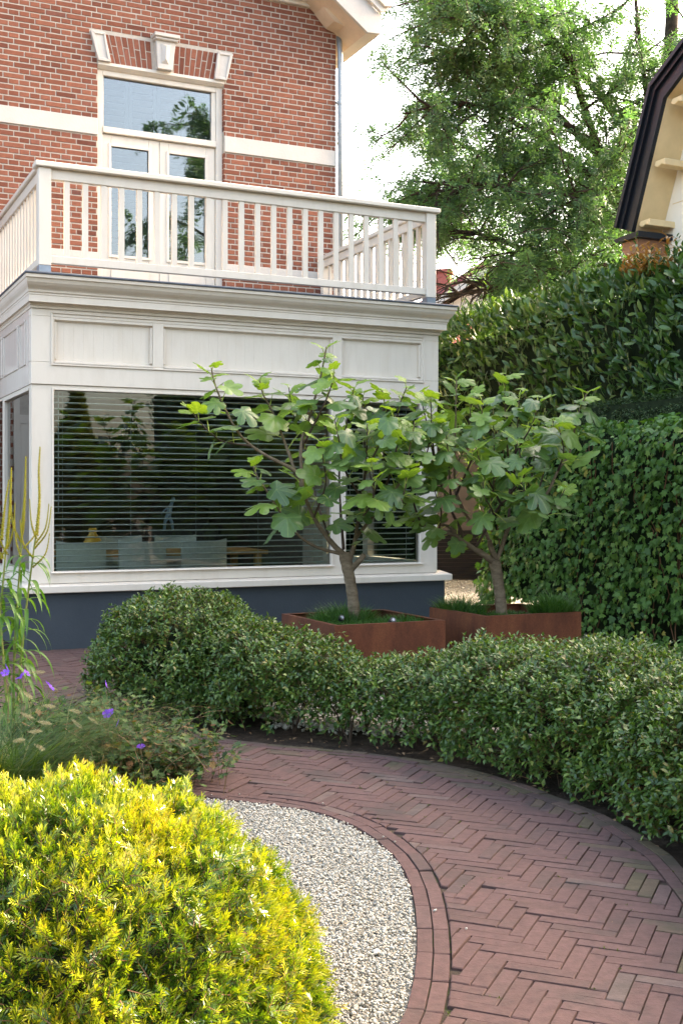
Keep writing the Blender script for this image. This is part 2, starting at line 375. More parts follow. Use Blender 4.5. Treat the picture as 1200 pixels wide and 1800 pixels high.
def split_leaves(root, tpl, pos, Mx, sc, mat, n_single=300, name='leaf', stuff='foliage', score=None, far=None, fard=6.3):
    """the leaves that show largest become objects of their own, the rest one mass"""
    sc = np.broadcast_to(np.asarray(sc, float), (len(pos),)).copy()
    vis = in_view(pos) if score is None else np.ones(len(pos), bool)
    d = np.linalg.norm(pos-CAM, axis=1)/sc if score is None else score
    d = np.where(vis, d, 1e9)
    idx = np.argsort(d)[:n_single] if n_single else np.array([], int)
    keep = np.ones(len(pos), bool); keep[idx] = False
    loc = np.array(root.location)
    nearm = keep & ((np.linalg.norm(pos-CAM, axis=1) < fard) if far is not None else True)
    V, F = spread(tpl[0], tpl[1], pos[nearm]-loc, Mx[nearm], sc[nearm])
    if far is not None:
        fm_ = keep & ~nearm; V2, F2 = spread(far[0], far[1], pos[fm_]-loc, Mx[fm_], sc[fm_]); F = np.vstack([F, F2+len(V)]); V = np.vstack([V, V2])
    so = mesh_np(stuff, V, F, mat, root, kind='stuff')
    if n_single:
        me = bpy.data.meshes.new(name); me.from_pydata([tuple(p) for p in tpl[0]], [], [tuple(map(int, q)) for q in tpl[1]]); me.materials.append(mat)
        for i in idx:
            o = bpy.data.objects.new(name, me); col.objects.link(o); o.parent = root
            o.matrix_basis = Matrix([[*(Mx[i][r]*sc[i]), pos[i][r]-loc[r]] for r in range(3)] + [[0, 0, 0, 1]])
    return so

# ================================================================== GROUND
A = R(25.18); CU = np.array([math.cos(A), math.sin(A)]); CV = np.array([-math.sin(A), math.cos(A)]); C0 = np.array([-2.916, 10.957])
def W(u, v, z=0.0):
    q = C0 + u*CU + v*CV; return (q[0], q[1], z)
def UV(P):
    q = np.atleast_2d(P)[:, :2] - C0; return q @ CU, q @ CV

g = MB().poly([(-150,-60,-.03),(150,-60,-.03),(150,320,-.03),(-150,320,-.03)]).build('ground', M['soil']); tag(g, 'dark bare soil of the garden beds', 'soil', kind='structure')

def smooth_curve(pts, step=.02):
    P = np.array(pts, float); n_ = len(P); outp = []
    for i in range(n_-1):
        p0, p1, p2, p3 = P[max(i-1, 0)], P[i], P[i+1], P[min(i+2, n_-1)]
        k = max(2, int(np.linalg.norm(p2-p1)/step))
        for t in np.linspace(0, 1, k, endpoint=False):
            outp.append(.5*((2*p1)+(-p0+p2)*t+(2*p0-5*p1+4*p2-p3)*t*t+(-p0+3*p1-3*p2+p3)*t**3))
    outp.append(P[-1]); return np.array(outp)
# inner edge (gravel and planting side), from near the camera to the far left; outer edge (hedge side)
INNER = smooth_curve([(-.5,1.1),(-.08,2.3),(.156,3.173),(.193,3.337),(.22,3.541),(.24,3.771),(.251,4.033),(.251,4.27),(.235,4.488),(.20,4.683),(.141,4.88),(.07,5.05),(0,5.167),(-.11,5.30),(-.26,5.407),(-.452,5.50),(-.644,5.57),(-.83,5.66),(-1.2,5.9),(-1.6,6.4),(-2.0,7.2),(-2.6,8.2),(-3.6,9.2)])
OUTER = smooth_curve([(.75,1.0),(1.08,2.2),(1.25,3.4),(1.302,4.5),(1.283,4.76),(1.236,4.998),(1.158,5.289),(1.028,5.552),(.869,5.854),(.672,6.139),(.462,6.34),(.235,6.496),(-.042,6.629),(-.326,6.753),(-.667,6.925),(-.963,7.134),(-1.35,7.47),(-1.66,7.9),(-1.74,8.3),(-1.6,8.75),(-1.2,9.1),(-.7,9.15),(-.55,9.4),(-.35,10.5),(-.3,12.1)])
def tangents(Cv):
    t = np.gradient(Cv, axis=0); return nrm(t)
IN_T, OUT_T = tangents(INNER), tangents(OUTER)
IN_N = np.stack([IN_T[:, 1], -IN_T[:, 0]], 1)       # towards the path
OUT_N = np.stack([-OUT_T[:, 1], OUT_T[:, 0]], 1)    # towards the path
BW = .053; BL = .2
def offset(Cv, Nn, d): return Cv + Nn*d
def resample(Cv, L):
    s = np.r_[0, np.cumsum(np.linalg.norm(np.diff(Cv, axis=0), axis=1))]
    k = int(s[-1]/L); q = np.linspace(0, k*L, k+1)
    return np.stack([np.interp(q, s, Cv[:, 0]), np.interp(q, s, Cv[:, 1])], 1)

path = MB()
ins, outs = resample(INNER, .15), resample(OUTER, .15)
poly = [(p[0], p[1], -.008) for p in ins] + [(-4.6, 10.0, -.008), (-4.6, 10.6, -.008), (*W(0, .05)[:2], -.008)] + [(p[0], p[1], -.008) for p in outs[::-1]]
pathbase = MB().poly(poly).build('path', M['joint']); tag(pathbase, 'curved herringbone path of red clay pavers', 'path', kind='structure')

pieces = []   # (polygon xy (ccw), mossy)
def clip(poly_, p, nn):
    outp = []; k = len(poly_)
    for i in range(k):
        a, b = poly_[i], poly_[(i+1) % k]; da, db = (a-p)@nn, (b-p)@nn
        if da >= 0: outp.append(a)
        if da*db < 0: outp.append(a+(b-a)*(da/(da-db)))
    return outp
def area(pl):
    pl = np.array(pl); x, y = pl[:, 0], pl[:, 1]
    return .5*abs(np.dot(x, np.roll(y, -1))-np.dot(y, np.roll(x, -1)))
# rows of stretchers along both edges
for Cv, Nn in ((INNER, IN_N), (OUTER, OUT_N)):
    for row in range(2):
        q = resample(offset(Cv, Nn, BW*(row+.5)), BL+.006)
        for i in range(len(q)-1):
            a, b = q[i], q[i+1]; t = (b-a)/np.linalg.norm(b-a); nn = np.array([-t[1], t[0]])
            a = a+t*.002; b = b-t*.002; hw = BW*.5-.0019
            pieces.append((np.array([a-nn*hw, b-nn*hw, b+nn*hw, a+nn*hw]), Cv is OUTER and row == 0 or (Cv is OUTER and random.random() < .35)))
ib, ob = offset(INNER, IN_N, BW*2+.003), offset(OUTER, OUT_N, BW*2+.003)
HA = R(-22.8); HX = np.array([math.cos(HA), math.sin(HA)]); HY = np.array([-HX[1], HX[0]]); HW = .0537; HO = np.array([.62, 4.0])
def side(pt, Cv, Nn):
    i = int(np.argmin(((Cv-pt)**2).sum(1))); return (pt-Cv[i])@Nn[i], i
bay_n = -CV; bay_p = C0 + CV*(-.004)
for yy in range(-150, 180):
    for xx in range(-130, 130):
        mm = (xx+yy) % 8
        if mm == 0: r0 = (xx, yy, 4, 1)
        elif mm == 4: r0 = (xx, yy, 1, 4)
        else: continue
        x0, y0, lx, ly = r0; gp = .0018
        cs = [(x0*HW+gp, y0*HW+gp), ((x0+lx)*HW-gp, y0*HW+gp), ((x0+lx)*HW-gp, (y0+ly)*HW-gp), (x0*HW+gp, (y0+ly)*HW-gp)]
        pl = [HO+HX*a+HY*b for a, b in cs]; c = sum(pl)/4
        if c[1] < 1.4 or c[1] > 12.2 or c[0] < -4.2 or c[0] > 1.5: continue
        if c[1] < 4 and abs(c[0]) > .32*c[1]+.35: continue
        u_, v_ = UV(c); 
        if v_[0] > .12 and u_[0] > -.12: continue
        if v_[0] > 1.5: continue
        d1, i1 = side(c, ib, IN_N); d2, i2 = side(c, ob, OUT_N)
        if d1 < -.1 or d2 < -.1: continue
        for (d_, i_, Cv, Nn) in ((d1, i1, ib, IN_N), (d2, i2, ob, OUT_N)):
            if d_ < .16: pl = clip(pl, Cv[i_], Nn[i_])
            if len(pl) < 3: break
        if len(pl) >= 3 and u_[0] > -.25 and v_[0] > -.25: pl = clip(pl, bay_p, bay_n)
        if len(pl) < 3 or area(pl) < .0013: continue
        pieces.append((np.array(pl), d2 < .12 and random.random() < .5))
def paver_mesh(pl, c, h=.05, ch=.0028, mat=None):
    """slab with a chamfered top edge around its own centre"""
    q = pl-c; n_ = len(q); d = np.linalg.norm(q, axis=1, keepdims=True); qi = q*(1-ch*1.5/np.maximum(d, .01))
    v = [(*p, -h) for p in q]+[(*p, -ch) for p in q]+[(*p, 0) for p in qi]
    f = [tuple(range(2*n_, 3*n_))]
    for i in range(n_):
        j = (i+1) % n_; f += [(i, j, n_+j, n_+i), (n_+i, n_+j, 2*n_+j, 2*n_+i)]
    return v, f
def ccw(pl): 
    x, y = pl[:, 0], pl[:, 1]; return pl if np.dot(x, np.roll(y, -1))-np.dot(y, np.roll(x, -1)) > 0 else pl[::-1]
pieces = [(ccw(p), m_) for p, m_ in pieces]
cent = np.array([p.mean(0) for p, _ in pieces])
dist = np.linalg.norm(cent, axis=1)
vis = in_view(np.c_[cent, np.zeros(len(cent))])
# the golden shrub hides the pavers to its left
vis &= ~((cent[:, 0] < -.02) & (cent[:, 1] < 4.6))
order = np.argsort(np.where(vis, dist/np.sqrt([area(p) for p, _ in pieces]), 1e9)); single = set(order[:300].tolist())
rest = {'paver': MB(), 'paver_mossy': MB()}
for i, (pl, mossy) in enumerate(pieces):
    c = pl.mean(0); mk = 'paver_mossy' if mossy else 'paver'
    v, f = paver_mesh(pl, c); z = random.gauss(.002, .0016); tx, ty = random.gauss(0, .007), random.gauss(0, .007)
    if i in single:
        me = bpy.data.meshes.new('paver'); me.from_pydata(v, [], f); me.materials.append(M[mk])
        o = bpy.data.objects.new('paver', me); col.objects.link(o); o.parent = pathbase; o.location = (c[0], c[1], z); o.rotation_euler = (tx, ty, 0)
    else:
        b = rest[mk]; k = len(b.v); b.v += [(c[0]+p[0], c[1]+p[1], p[2]+z+p[0]*-ty+p[1]*tx) for p in v]; b.f += [tuple(q+k for q in ff) for ff in f]
for mk, b in rest.items(): tag(b.build('paver_field', M[mk], pathbase), kind='stuff')

# ---- gravel
def scatter_gravel(name, pts, size, label, bedpoly, z=-.005):
    bed = MB().poly([(p[0], p[1], z-.012) for p in bedpoly]).build(name, M['gravel_bed']); tag(bed, label, 'gravel', kind='stuff')
    n_ = len(pts); P = np.c_[pts, rng.uniform(-.012, .006, n_)+z]
    d = jit(n_, 1); d[:, 2] *= .35; Mx = frames(d, jit(n_, .35)+np.array([0, 0, 1]))
    S = size*np.exp(rng.normal(0, .28, (n_, 1)))*np.array([[.62, .48, .36]])*np.exp(rng.normal(0, .15, (n_, 3)))*1.18
    tv, tf = OCT
    V = np.einsum('nij,nkj->nki', Mx, tv[None]*S[:, None, :]*(1+rng.normal(0, .16, (n_, 6, 1)))) + P[:, None, :]
    F = (tf[None]+(np.arange(n_)*6)[:, None, None]).reshape(-1, 3)
    mesh_np('gravel_stone', V.reshape(-1, 3), F, M['gravel'], bed, kind='stuff', smooth=False)
    return bed
cand = np.c_[rng.uniform(-1.25, .3, 95000), rng.uniform(2.85, 5.75, 95000)]
s_in = np.array([side(p, INNER, IN_N)[0] for p in cand])
ok = (s_in < -.006) & (cand[:, 0] > -.40*(cand[:, 1]-2.4)-.12) & (cand[:, 0] > -1.05) & (((cand[:, 0]+.73)/.55)**2+((cand[:, 1]-2.95)/.55)**2 > 1)
fr = cand[ok]
stray = INNER[rng.integers(0, len(INNER), 26)]; stray = stray+IN_N[[int(np.argmin(((INNER-p)**2).sum(1))) for p in stray]]*np.abs(rng.normal(0, .16, (26, 1))); stray = stray[(stray[:, 1] > 3.0) & (stray[:, 1] < 6)]; print('front gravel stones', len(fr))
scatter_gravel('gravel', fr, .0078, 'white gravel bed between the golden shrub and the curved path', [(p[0], p[1]) for p in resample(INNER, .1)[:46]] + [(-1.6, 6.0), (-2.6, 5.2), (-1.6, 1.2)])
# loose stones and crumbs kicked onto the path belong to the same gravel, moss and seedlings sit in the joints
gb = bpy.data.objects['gravel']; n_ = len(stray); Ms = frames(jit(n_, 1), jit(n_, .3)+np.array([0, 0, 1]))
V, F = spread(ICO[0]*np.array([1, .75, .6]), ICO[1], np.c_[stray, np.full(n_, .007)], Ms, rng.uniform(.0035, .0085, n_)); mesh_np('stray_stone', V, F, M['gravel'], gb, kind='stuff')
jp = []
for pl, mo in pieces:
    c = pl.mean(0)
    if random.random() < (.30 if mo else .13) and 2.8 < c[1] < 7.2:
        k = random.randrange(len(pl)); a_, b_ = pl[k], pl[(k+1) % len(pl)]; t0 = random.random()
        for q in range(random.randrange(3, 12)): 
            t_ = min(1, max(0, t0+random.gauss(0, .10))); p = a_+(b_-a_)*t_; jp.append((*(p+(p-c)/np.linalg.norm(p-c)*.002), .001))
jp = np.array(jp); n_ = len(jp)
V, F = spread(LEAF4[0], LEAF4[1], jp, frames(jit(n_, 1)+np.array([0, 0, .7]), jit(n_, .6)+np.array([0, 0, 1])), rng.uniform(.004, .011, n_)); mo_ = mesh_np('moss', V, F, M['moss'], pathbase, kind='stuff')
b1 = np.c_[rng.uniform(-1.6, 2.4, 9000), rng.uniform(7.1, 9.6, 9000)]; sb = np.array([side(p, OUTER, OUT_N)[0] for p in b1])
u1, v1 = UV(b1); b1 = b1[(sb < -.5) & (b1[:, 0] > -.45) & ~((u1 > 1.5) & (u1 < 3.9) & (v1 > -3.5) & (v1 < -2.3))]
q = np.c_[rng.uniform(4.5, 9.5, 15000), rng.uniform(-1.2, 9.5, 15000)]
b2 = np.array([W(a_, b_)[:2] for a_, b_ in q]); q2 = px(np.c_[b2, np.zeros(len(b2))]); b2 = b2[(q2[:, 0] > 760) & (q2[:, 0] < 900)]
scatter_gravel('gravel', np.r_[b1, b2], .020, 'pale gravel behind the clipped hedge and around the rusty planters', [(*W(-.2, -.02)[:2],), (-1.2, 9.1), (-.75, 7.9), (-.1, 7.3), (.6, 7.2), (1.7, 6.9), (2.4, 6.0), (5.5, 6.5), W(5.6, -4)[:2], W(12, -1)[:2], W(12, 12)[:2], W(4.3, 12)[:2], W(4.3, -.02)[:2]], -.006)

# ================================================================== HOUSE
house = empty('house', (C0[0], C0[1], 0), A); tag(house, 'red brick house with cream bay window and balcony', 'house')
def hp(name, mb, mat, parent=None, bv=0.0, smooth=False):
    o = mb.build(name, M[mat], parent or house, smooth)
    if bv: bevel(o, bv)
    return o
WV = 2.85; CO = .067; ST = .242; WR = 4.48
OP = (1.345, 2.94, 3.4, 6.62)                # balcony door opening u0,u1,z0,z1
wallb = MB()
wy0, wy1 = WV+.006, WV+.32
wallb.box(-2.2, .02, wy0, wy1, -.05, 3.3); wallb.box(4.3, WR-.001, wy0, wy1, -.05, 3.3)
wallb.box(-2.2, OP[0], wy0, wy1, 3.3, 8.2); wallb.box(OP[1], WR-.001, wy0, wy1, 3.3, 8.2)
wallb.box(OP[0], OP[1], wy0, wy1, OP[3]+.03, 8.2); wallb.box(OP[0], OP[1], wy0, wy1, 3.3, 3.5)
wallb.box(WR-.32, WR-.001, wy1, 9.0, -.05, 7.6)
wall = hp('wall', wallb, 'mortar')
bricks = []                                   # u0,u1,z0,z1
BANDS = [(5.771, 5.971), (4.245, 4.367)]
DOOR_L = (-1.40, -.20, 0, 2.95)
def arch_cut(u):                              # underside-free zone of the flat arch
    return OP[0]-.10 < u < OP[1]+.10
for r in range(0, 118):
    z0 = r*CO+.008; z1 = z0+CO-.0162
    if any(z1 > b0-.004 and z0 < b1+.004 for b0, b1 in BANDS):
        zz = [(z0, z1)]
        for b0, b1 in BANDS:
            if z0 < b0-.03 and z1 > b0-.004: zz = [(z0, b0-.006)]
            elif z1 > b1+.03 and z0 < b1+.004: zz = [(b1+.006, z1)]
            elif z1 > b0-.004 and z0 < b1+.004: zz = []
        if not zz: continue
        z0, z1 = zz[0]
    L = ST if r % 2 == 0 else ST/2
    off = 0 if r % 4 == 0 else (ST/2 if r % 2 == 0 else ST/4)
    u = WR - off if off else WR
    edges = []
    k = WR
    if off: edges.append((WR-off+.0065, WR)); k = WR-off
    while k > -1.9:
        edges.append((k-L+.0065, k-.0065 if k < WR else WR)); k -= L
    for (a, b) in edges:
        if z1 < 3.42:
            if a > -.02: continue
            if z1 < DOOR_L[3] and b > DOOR_L[0] and a < DOOR_L[1]:
                if a < DOOR_L[0]: b = min(b, DOOR_L[0]-.004)
                elif b > DOOR_L[1]: a = max(a, DOOR_L[1]+.004)
                else: continue
        elif b < -1.9: continue
        if z0 > 7.80: continue
        # door opening and arch
        segs = [(a, b)]
        if z0 < OP[3]+.38 and z1 > OP[2]:
            lo, hi = OP[0]+.004, OP[1]-.004
            if z1 > OP[3]+.02:
                k_ = (z0+z1)/2-(OP[3]+.045); lo = 1.345-.27*max(k_, 0)-.004; hi = 2.962+.235*max(k_, 0)+.004
            segs = []
            if a < lo: segs.append((a, min(b, lo-.005)))
            if b > hi: segs.append((max(a, hi+.005), b))
        for s0, s1 in segs:
            if s1-s0 > .02: bricks.append((s0, s1, z0, z1))
def brick_box(w_, h_, d=.03, ch=.0022):
    x, z = w_/2, h_/2; xi, zi = x-ch, z-ch
    v = [(-x,d,-z),(x,d,-z),(x,d,z),(-x,d,z),(-x,ch,-z),(x,ch,-z),(x,ch,z),(-x,ch,z),(-xi,0,-zi),(xi,0,-zi),(xi,0,zi),(-xi,0,zi)]
    f = [(8,9,10,11)]
    for i in range(4):
        j = (i+1) % 4; f += [(i,j,4+j,4+i),(4+i,4+j,8+j,8+i)]
    return v, f
bc = np.array([((a+b)/2, (c+d)/2, b-a) for a, b, c, d in bricks])
bw = np.array([W(c[0], WV, c[1]) for c in bc]); bvis = in_view(bw) & (bc[:, 1] > 4.62)
ordr = np.argsort(np.where(bvis, np.linalg.norm(bw-CAM, axis=1)-bc[:, 2]*12, 1e9)); bs = set(ordr[:300].tolist())
cache = {}; jm = MB()
for i, (a, b, c, d) in enumerate(bricks):
    key = (round(b-a, 3), round(d-c, 3)); cx_, cz_ = (a+b)/2, (c+d)/2; yj = WV+random.gauss(0, .0012)
    if i in bs:
        if key not in cache:
            v, f = brick_box(*key); me = bpy.data.meshes.new('brick'); me.from_pydata(v, [], f); me.materials.append(M['brick']); cache[key] = me
        o = bpy.data.objects.new('brick', cache[key]); col.objects.link(o); o.parent = wall; o.location = (cx_, yj, cz_); o.rotation_euler = (0, random.gauss(0, .0025), 0)
    else:
        v, f = brick_box(*key); k = len(jm.v); jm.v += [(cx_+p[0], yj+p[1], cz_+p[2]) for p in v]; jm.f += [tuple(q+k for q in ff) for ff in f]
# bricks of the right reveal of the balcony door
for r in range(51, 99):
    z0 = r*CO+.006; z1 = z0+CO-.011
    if z1 > OP[3] or any(z1 > b0-.01 and z0 < b1+.01 for b0, b1 in BANDS): continue
    k = len(jm.v); jm.box(OP[1]-.006, OP[1]+.02, WV+.006, WV+.094, z0, z1)
tag(jm.build('brick_courses', M['brick'], wall), kind='stuff')
# flat arch over the door: leaning bricks, two skewbacks and a keystone
arch = hp('flat_arch', MB().prism([(1.36, 6.645), (2.95, 6.645), (3.02, 6.99), (1.27, 6.99)], 'y', WV-.001, WV+.05), 'mortar')
ku = 2.15
def arch_u(s, t):                              # s in 0..1 along the arch, t 0 bottom .. 1 top
    b0, b1 = 1.425, 2.875; t0, t1 = 1.33, 2.955
    return (b0+(b1-b0)*s)*(1-t)+(t0+(t1-t0)*s)*t
nb = 22
for i in range(nb):
    s0, s1 = (i+.10)/nb, (i+.90)/nb
    if 2.02 < arch_u((s0+s1)/2, .5) < 2.28: continue
    cuts = [(0, .31), (.35, 1)] if i % 2 else [(0, .61), (.65, 1)]
    for t0, t1 in cuts:
        z0, z1 = 6.655+.335*t0, 6.655+.335*t1; zo = .03*0
        hp('brick', MB().prism([(arch_u(s0, t0), z0), (arch_u(s1, t0), z0), (arch_u(s1, t1), z1), (arch_u(s0, t1), z1)], 'y', WV-.006, WV+.03), 'brick', arch)
def stoneblock(name, b0, b1, t0, t1, z0, z1, pr):
    o = hp(name, MB().prism([(b0, z0), (b1, z0), (t1, z1), (t0, z1)], 'y', WV-pr, WV+.05), 'stone', bv=.006); return o
for nm, (b0, b1, t0, t1) in (('skewback', (1.345, 1.50, 1.249, 1.421)), ('skewback', (2.80, 2.962, 2.845, 3.045))):
    s = stoneblock(nm, b0, b1, t0, t1, 6.655, 7.0, .035)
    mbx = MB(); q = [(b0, 6.655), (b1, 6.655), (t1, 7.0), (t0, 7.0)]; cx_ = sum(p[0] for p in q)/4; cz_ = sum(p[1] for p in q)/4
    ring = [(cx_+(p[0]-cx_)*.62, cz_+(p[1]-cz_)*.8) for p in q]
    for i in range(4):
        a, b = q[i], q[(i+1) % 4]; a2, b2 = ring[i], ring[(i+1) % 4]
        mbx.prism([a, b, b2, a2], 'y', WV-.05, WV-.036)
    bevel(mbx.build('raised_border', M['stone'], s), .004)
key = stoneblock('keystone', 2.06, 2.245, 2.04, 2.29, 6.655, 7.0, .085)
hp('cap', MB().box(2.005, 2.325, WV-.15, WV+.02, 7.03, 7.075).box(2.02, 2.31, WV-.125, WV+.02, 7.0, 7.03), 'stone', key, .006)
kb = MB(); c4 = [(2.105, 6.72), (2.20, 6.72), (2.225, 6.965), (2.095, 6.965)]; ap = [(2.152, 6.77), (2.16, 6.93)]
kk = [(p[0], WV-.086, p[1]) for p in c4]; aa = [(p[0], WV-.125, p[1]) for p in ap]
kb.poly([kk[0], kk[1], aa[0]]).poly([kk[1], kk[2], aa[1], aa[0]]).poly([kk[2], kk[3], aa[1]]).poly([kk[3], kk[0], aa[0], aa[1]])
hp('diamond_boss', kb, 'stone', key)
for b0, b1 in BANDS:
    hp('stone_band', MB().box(-1.9, OP[0]-.002, WV-.016, WV+.03, b0, b1), 'stone', bv=.005)
    hp('stone_band', MB().box(OP[1]+.002, WR+.006, WV-.016, WV+.03, b0, b1), 'stone', bv=.005)
# balcony door with transom light
FV = WV+.09
fr_ = MB().box(OP[0], OP[0]+.075, FV-.03, FV+.09, 3.5, OP[3]).box(OP[1]-.085, OP[1], FV-.03, FV+.09, 3.5, OP[3]).box(OP[0]+.075, OP[1]-.085, FV-.03, FV+.09, OP[3]-.10, OP[3]+.03).box(OP[0]+.075, OP[1]-.085, FV-.045, FV+.09, 5.83, 5.905)
door = hp('balcony_door_frame', fr_, 'paint', bv=.006)
hp('hood_mould', MB().prism([(FV-.10, 6.655), (FV-.10, 6.62), (FV-.05, 6.585), (FV-.03, 6.585), (FV-.03, 6.655)], 'x', OP[0]+.002, OP[1]-.002), 'paint', door)
def leafdoor(u0, u1, name, gl, z0=3.52, z1=5.825):
    g0, g1, gz0, gz1 = gl
    b = MB().box(u0, g0, FV, FV+.05, z0, z1).box(g1, u1, FV, FV+.05, z0, z1).box(g0, g1, FV, FV+.05, gz1, z1).box(g0, g1, FV, FV+.05, z0, gz0)
    d = hp(name, b, 'paint', bv=.005)
    hp('glazing_bead', MB().box(g0-.03, g0+.004, FV-.012, FV+.002, gz0-.03, gz1+.03).box(g1-.004, g1+.03, FV-.012, FV+.002, gz0-.03, gz1+.03).box(g0+.004, g1-.004, FV-.012, FV+.002, gz1-.004, gz1+.03).box(g0+.004, g1-.004, FV-.016, FV+.002, gz0-.03, gz0+.004), 'paint', d, .003)
    hp('pane', MB().box(g0-.01, g1+.01, FV+.018, FV+.024, gz0-.01, gz1+.01), 'glass_up', d)
    hp('kick_panel', MB().box(g0, g1, FV-.010, FV+.004, 3.60, 4.22), 'paint', d, .006)
    return d
leafdoor(OP[0]+.079, 2.128, 'balcony_door', (1.527, 1.995, 4.37, 5.69))
d2 = leafdoor(2.134, OP[1]-.089, 'balcony_door', (2.25, 2.722, 4.37, 5.69))
hp('hinge', MB().box(2.852, 2.866, FV-.016, FV, 5.40, 5.50).box(2.852, 2.866, FV-.016, FV, 4.6, 4.7), 'paint', d2)
tl = hp('transom_light', MB().box(1.424, 1.436, FV-.012, FV+.02, 5.905, 6.52).box(2.80, 2.852, FV-.012, FV+.02, 5.905, 6.52), 'paint')
hp('pane', MB().box(1.42, 2.856, FV+.018, FV+.024, 5.90, 6.53), 'glass_up', tl)
# room behind and grey louvred shutters
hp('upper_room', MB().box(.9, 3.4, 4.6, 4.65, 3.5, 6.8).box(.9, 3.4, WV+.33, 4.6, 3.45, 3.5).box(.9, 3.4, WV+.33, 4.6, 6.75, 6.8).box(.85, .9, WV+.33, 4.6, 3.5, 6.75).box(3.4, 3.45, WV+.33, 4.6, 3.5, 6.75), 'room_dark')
def shutter(u0, u1, z0, z1):
    y = FV+.10
    s = MB().box(u0, u0+.045, y, y+.03, z0, z1).box(u1-.045, u1, y, y+.03, z0, z1).box(u0+.045, u1-.045, y, y+.03, z0, z0+.05).box(u0+.045, u1-.045, y, y+.03, z1-.05, z1).build('shutter', M['shutter'], house)
    nl = int((z1-z0-.1)/.075); me = MB().box(-(u1-u0-.092)/2, (u1-u0-.092)/2, -.032, .032, -.005, .005).mesh('slat'); me.materials.append(M['shutter'])
    for i in range(nl):
        o = bpy.data.objects.new('slat', me); col.objects.link(o); o.parent = s
        o.location = ((u0+u1)/2, y+.015, z0+.05+(i+.5)*(z1-z0-.1)/nl); o.rotation_euler = (R(-52), 0, 0)
for i in range(4): shutter(1.42+i*.355, 1.42+(i+1)*.355-.006, 5.9, 6.54)
for a, b in ((1.47, 2.05), (2.19, 2.78)): shutter(a, b, 4.25, 5.75)
# drain pipe on the corner
dp = MB().tube([(WR+.05, WV-.03, 3.3), (WR+.05, WV-.03, 7.25), (WR+.05, WV+.02, 7.5)], .036, 10)
pipe = hp('drain_pipe', dp, 'pipe', smooth=True)
for z in (4.1, 5.3, 6.6): hp('pipe_clip', MB().tube([(WR+.05, WV-.03, z-.02), (WR+.05, WV-.03, z+.02)], .045, 10).box(WR-.01, WR+.05, WV-.05, WV-.01, z-.015, z+.015), 'pipe', pipe)
# eaves: frieze under the roof, barge board falling to the right, boxed side eave
hp('frieze_board', MB().box(-2.2, WR-.10, WV-.05, WV+.05, 7.78, 8.2).box(-2.2, WR-.16, WV-.11, WV-.05, 7.83, 8.2), 'paint', bv=.006)
BV = 2.28
sl = -.74
def bz(u): return 7.354+sl*(u-4.664)
hp('barge_board', MB().prism([(4.664, 7.354), (4.845, 7.365), (4.865, 7.60), (4.30, 8.02), (3.4, 8.70), (3.4, bz(3.4))], 'y', BV, BV+.05), 'stone', bv=.004)
hp('barge_moulding', MB().prism([(4.83, 7.62), (4.91, 7.66), (4.93, 7.72), (4.34, 8.17), (3.4, 8.86), (3.4, 8.70)], 'y', BV-.06, BV).prism([(4.86, 7.685), (4.96, 7.70), (4.97, 7.76), (4.36, 8.22), (3.4, 8.92), (3.4, 8.84)], 'y', BV-.10, BV-.055), 'paint', bv=.004)
sf = MB().prism([(4.664, 7.36), (4.664, 7.39), (3.4, bz(3.4)+.03), (3.4, bz(3.4)+.004)], 'y', BV+.05, WV-.003)
sf.prism([(4.664, 7.36), (4.664, 7.39), (WR, bz(WR)+.03), (WR, bz(WR)+.004)], 'y', WV-.003, 9.0)
hp('eave_soffit', sf, 'soffit2')
hp('corner_bracket', MB().prism([(WR-.32, 7.70), (WR-.02, 7.64), (WR-.02, 7.50), (WR-.16, 7.54)], 'y', WV-.30, WV-.02), 'soffit2', bv=.006)
hp('eave_fascia', MB().box(4.664, 4.845, BV+.052, 9.0, 7.362, 7.56), 'paint')
hp('roof', MB().prism([(4.80, 7.75), (4.80, 7.80), (3.2, 9.1), (1.0, 10.7), (-4, 7.6), (-4, 7.5), (1.0, 10.6)], 'y', BV-.08, 9.2), 'tile')
# door low on the wall, left of the bay (seen in the side pane)
ld = hp('garden_door_frame', MB().box(-1.40, -1.32, WV-.01, WV+.05, 0, 2.95).box(-.28, -.20, WV-.01, WV+.05, 0, 2.95).box(-1.32, -.28, WV-.01, WV+.05, 2.86, 2.95).box(-1.32, -.28, WV-.01, WV+.05, 2.30, 2.40), 'paint')
hp('door_leaf', MB().box(-1.315, -.285, WV, WV+.04, .02, 2.295), 'paint', ld)
hp('door_panel', MB().box(-1.18, -.40, WV-.012, WV, .2, .9).box(-1.18, -.40, WV-.012, WV, 1.05, 2.15), 'paint', ld, .01)
hp('pane', MB().box(-1.32, -.28, WV+.01, WV+.016, 2.40, 2.86), 'glass_up', ld)

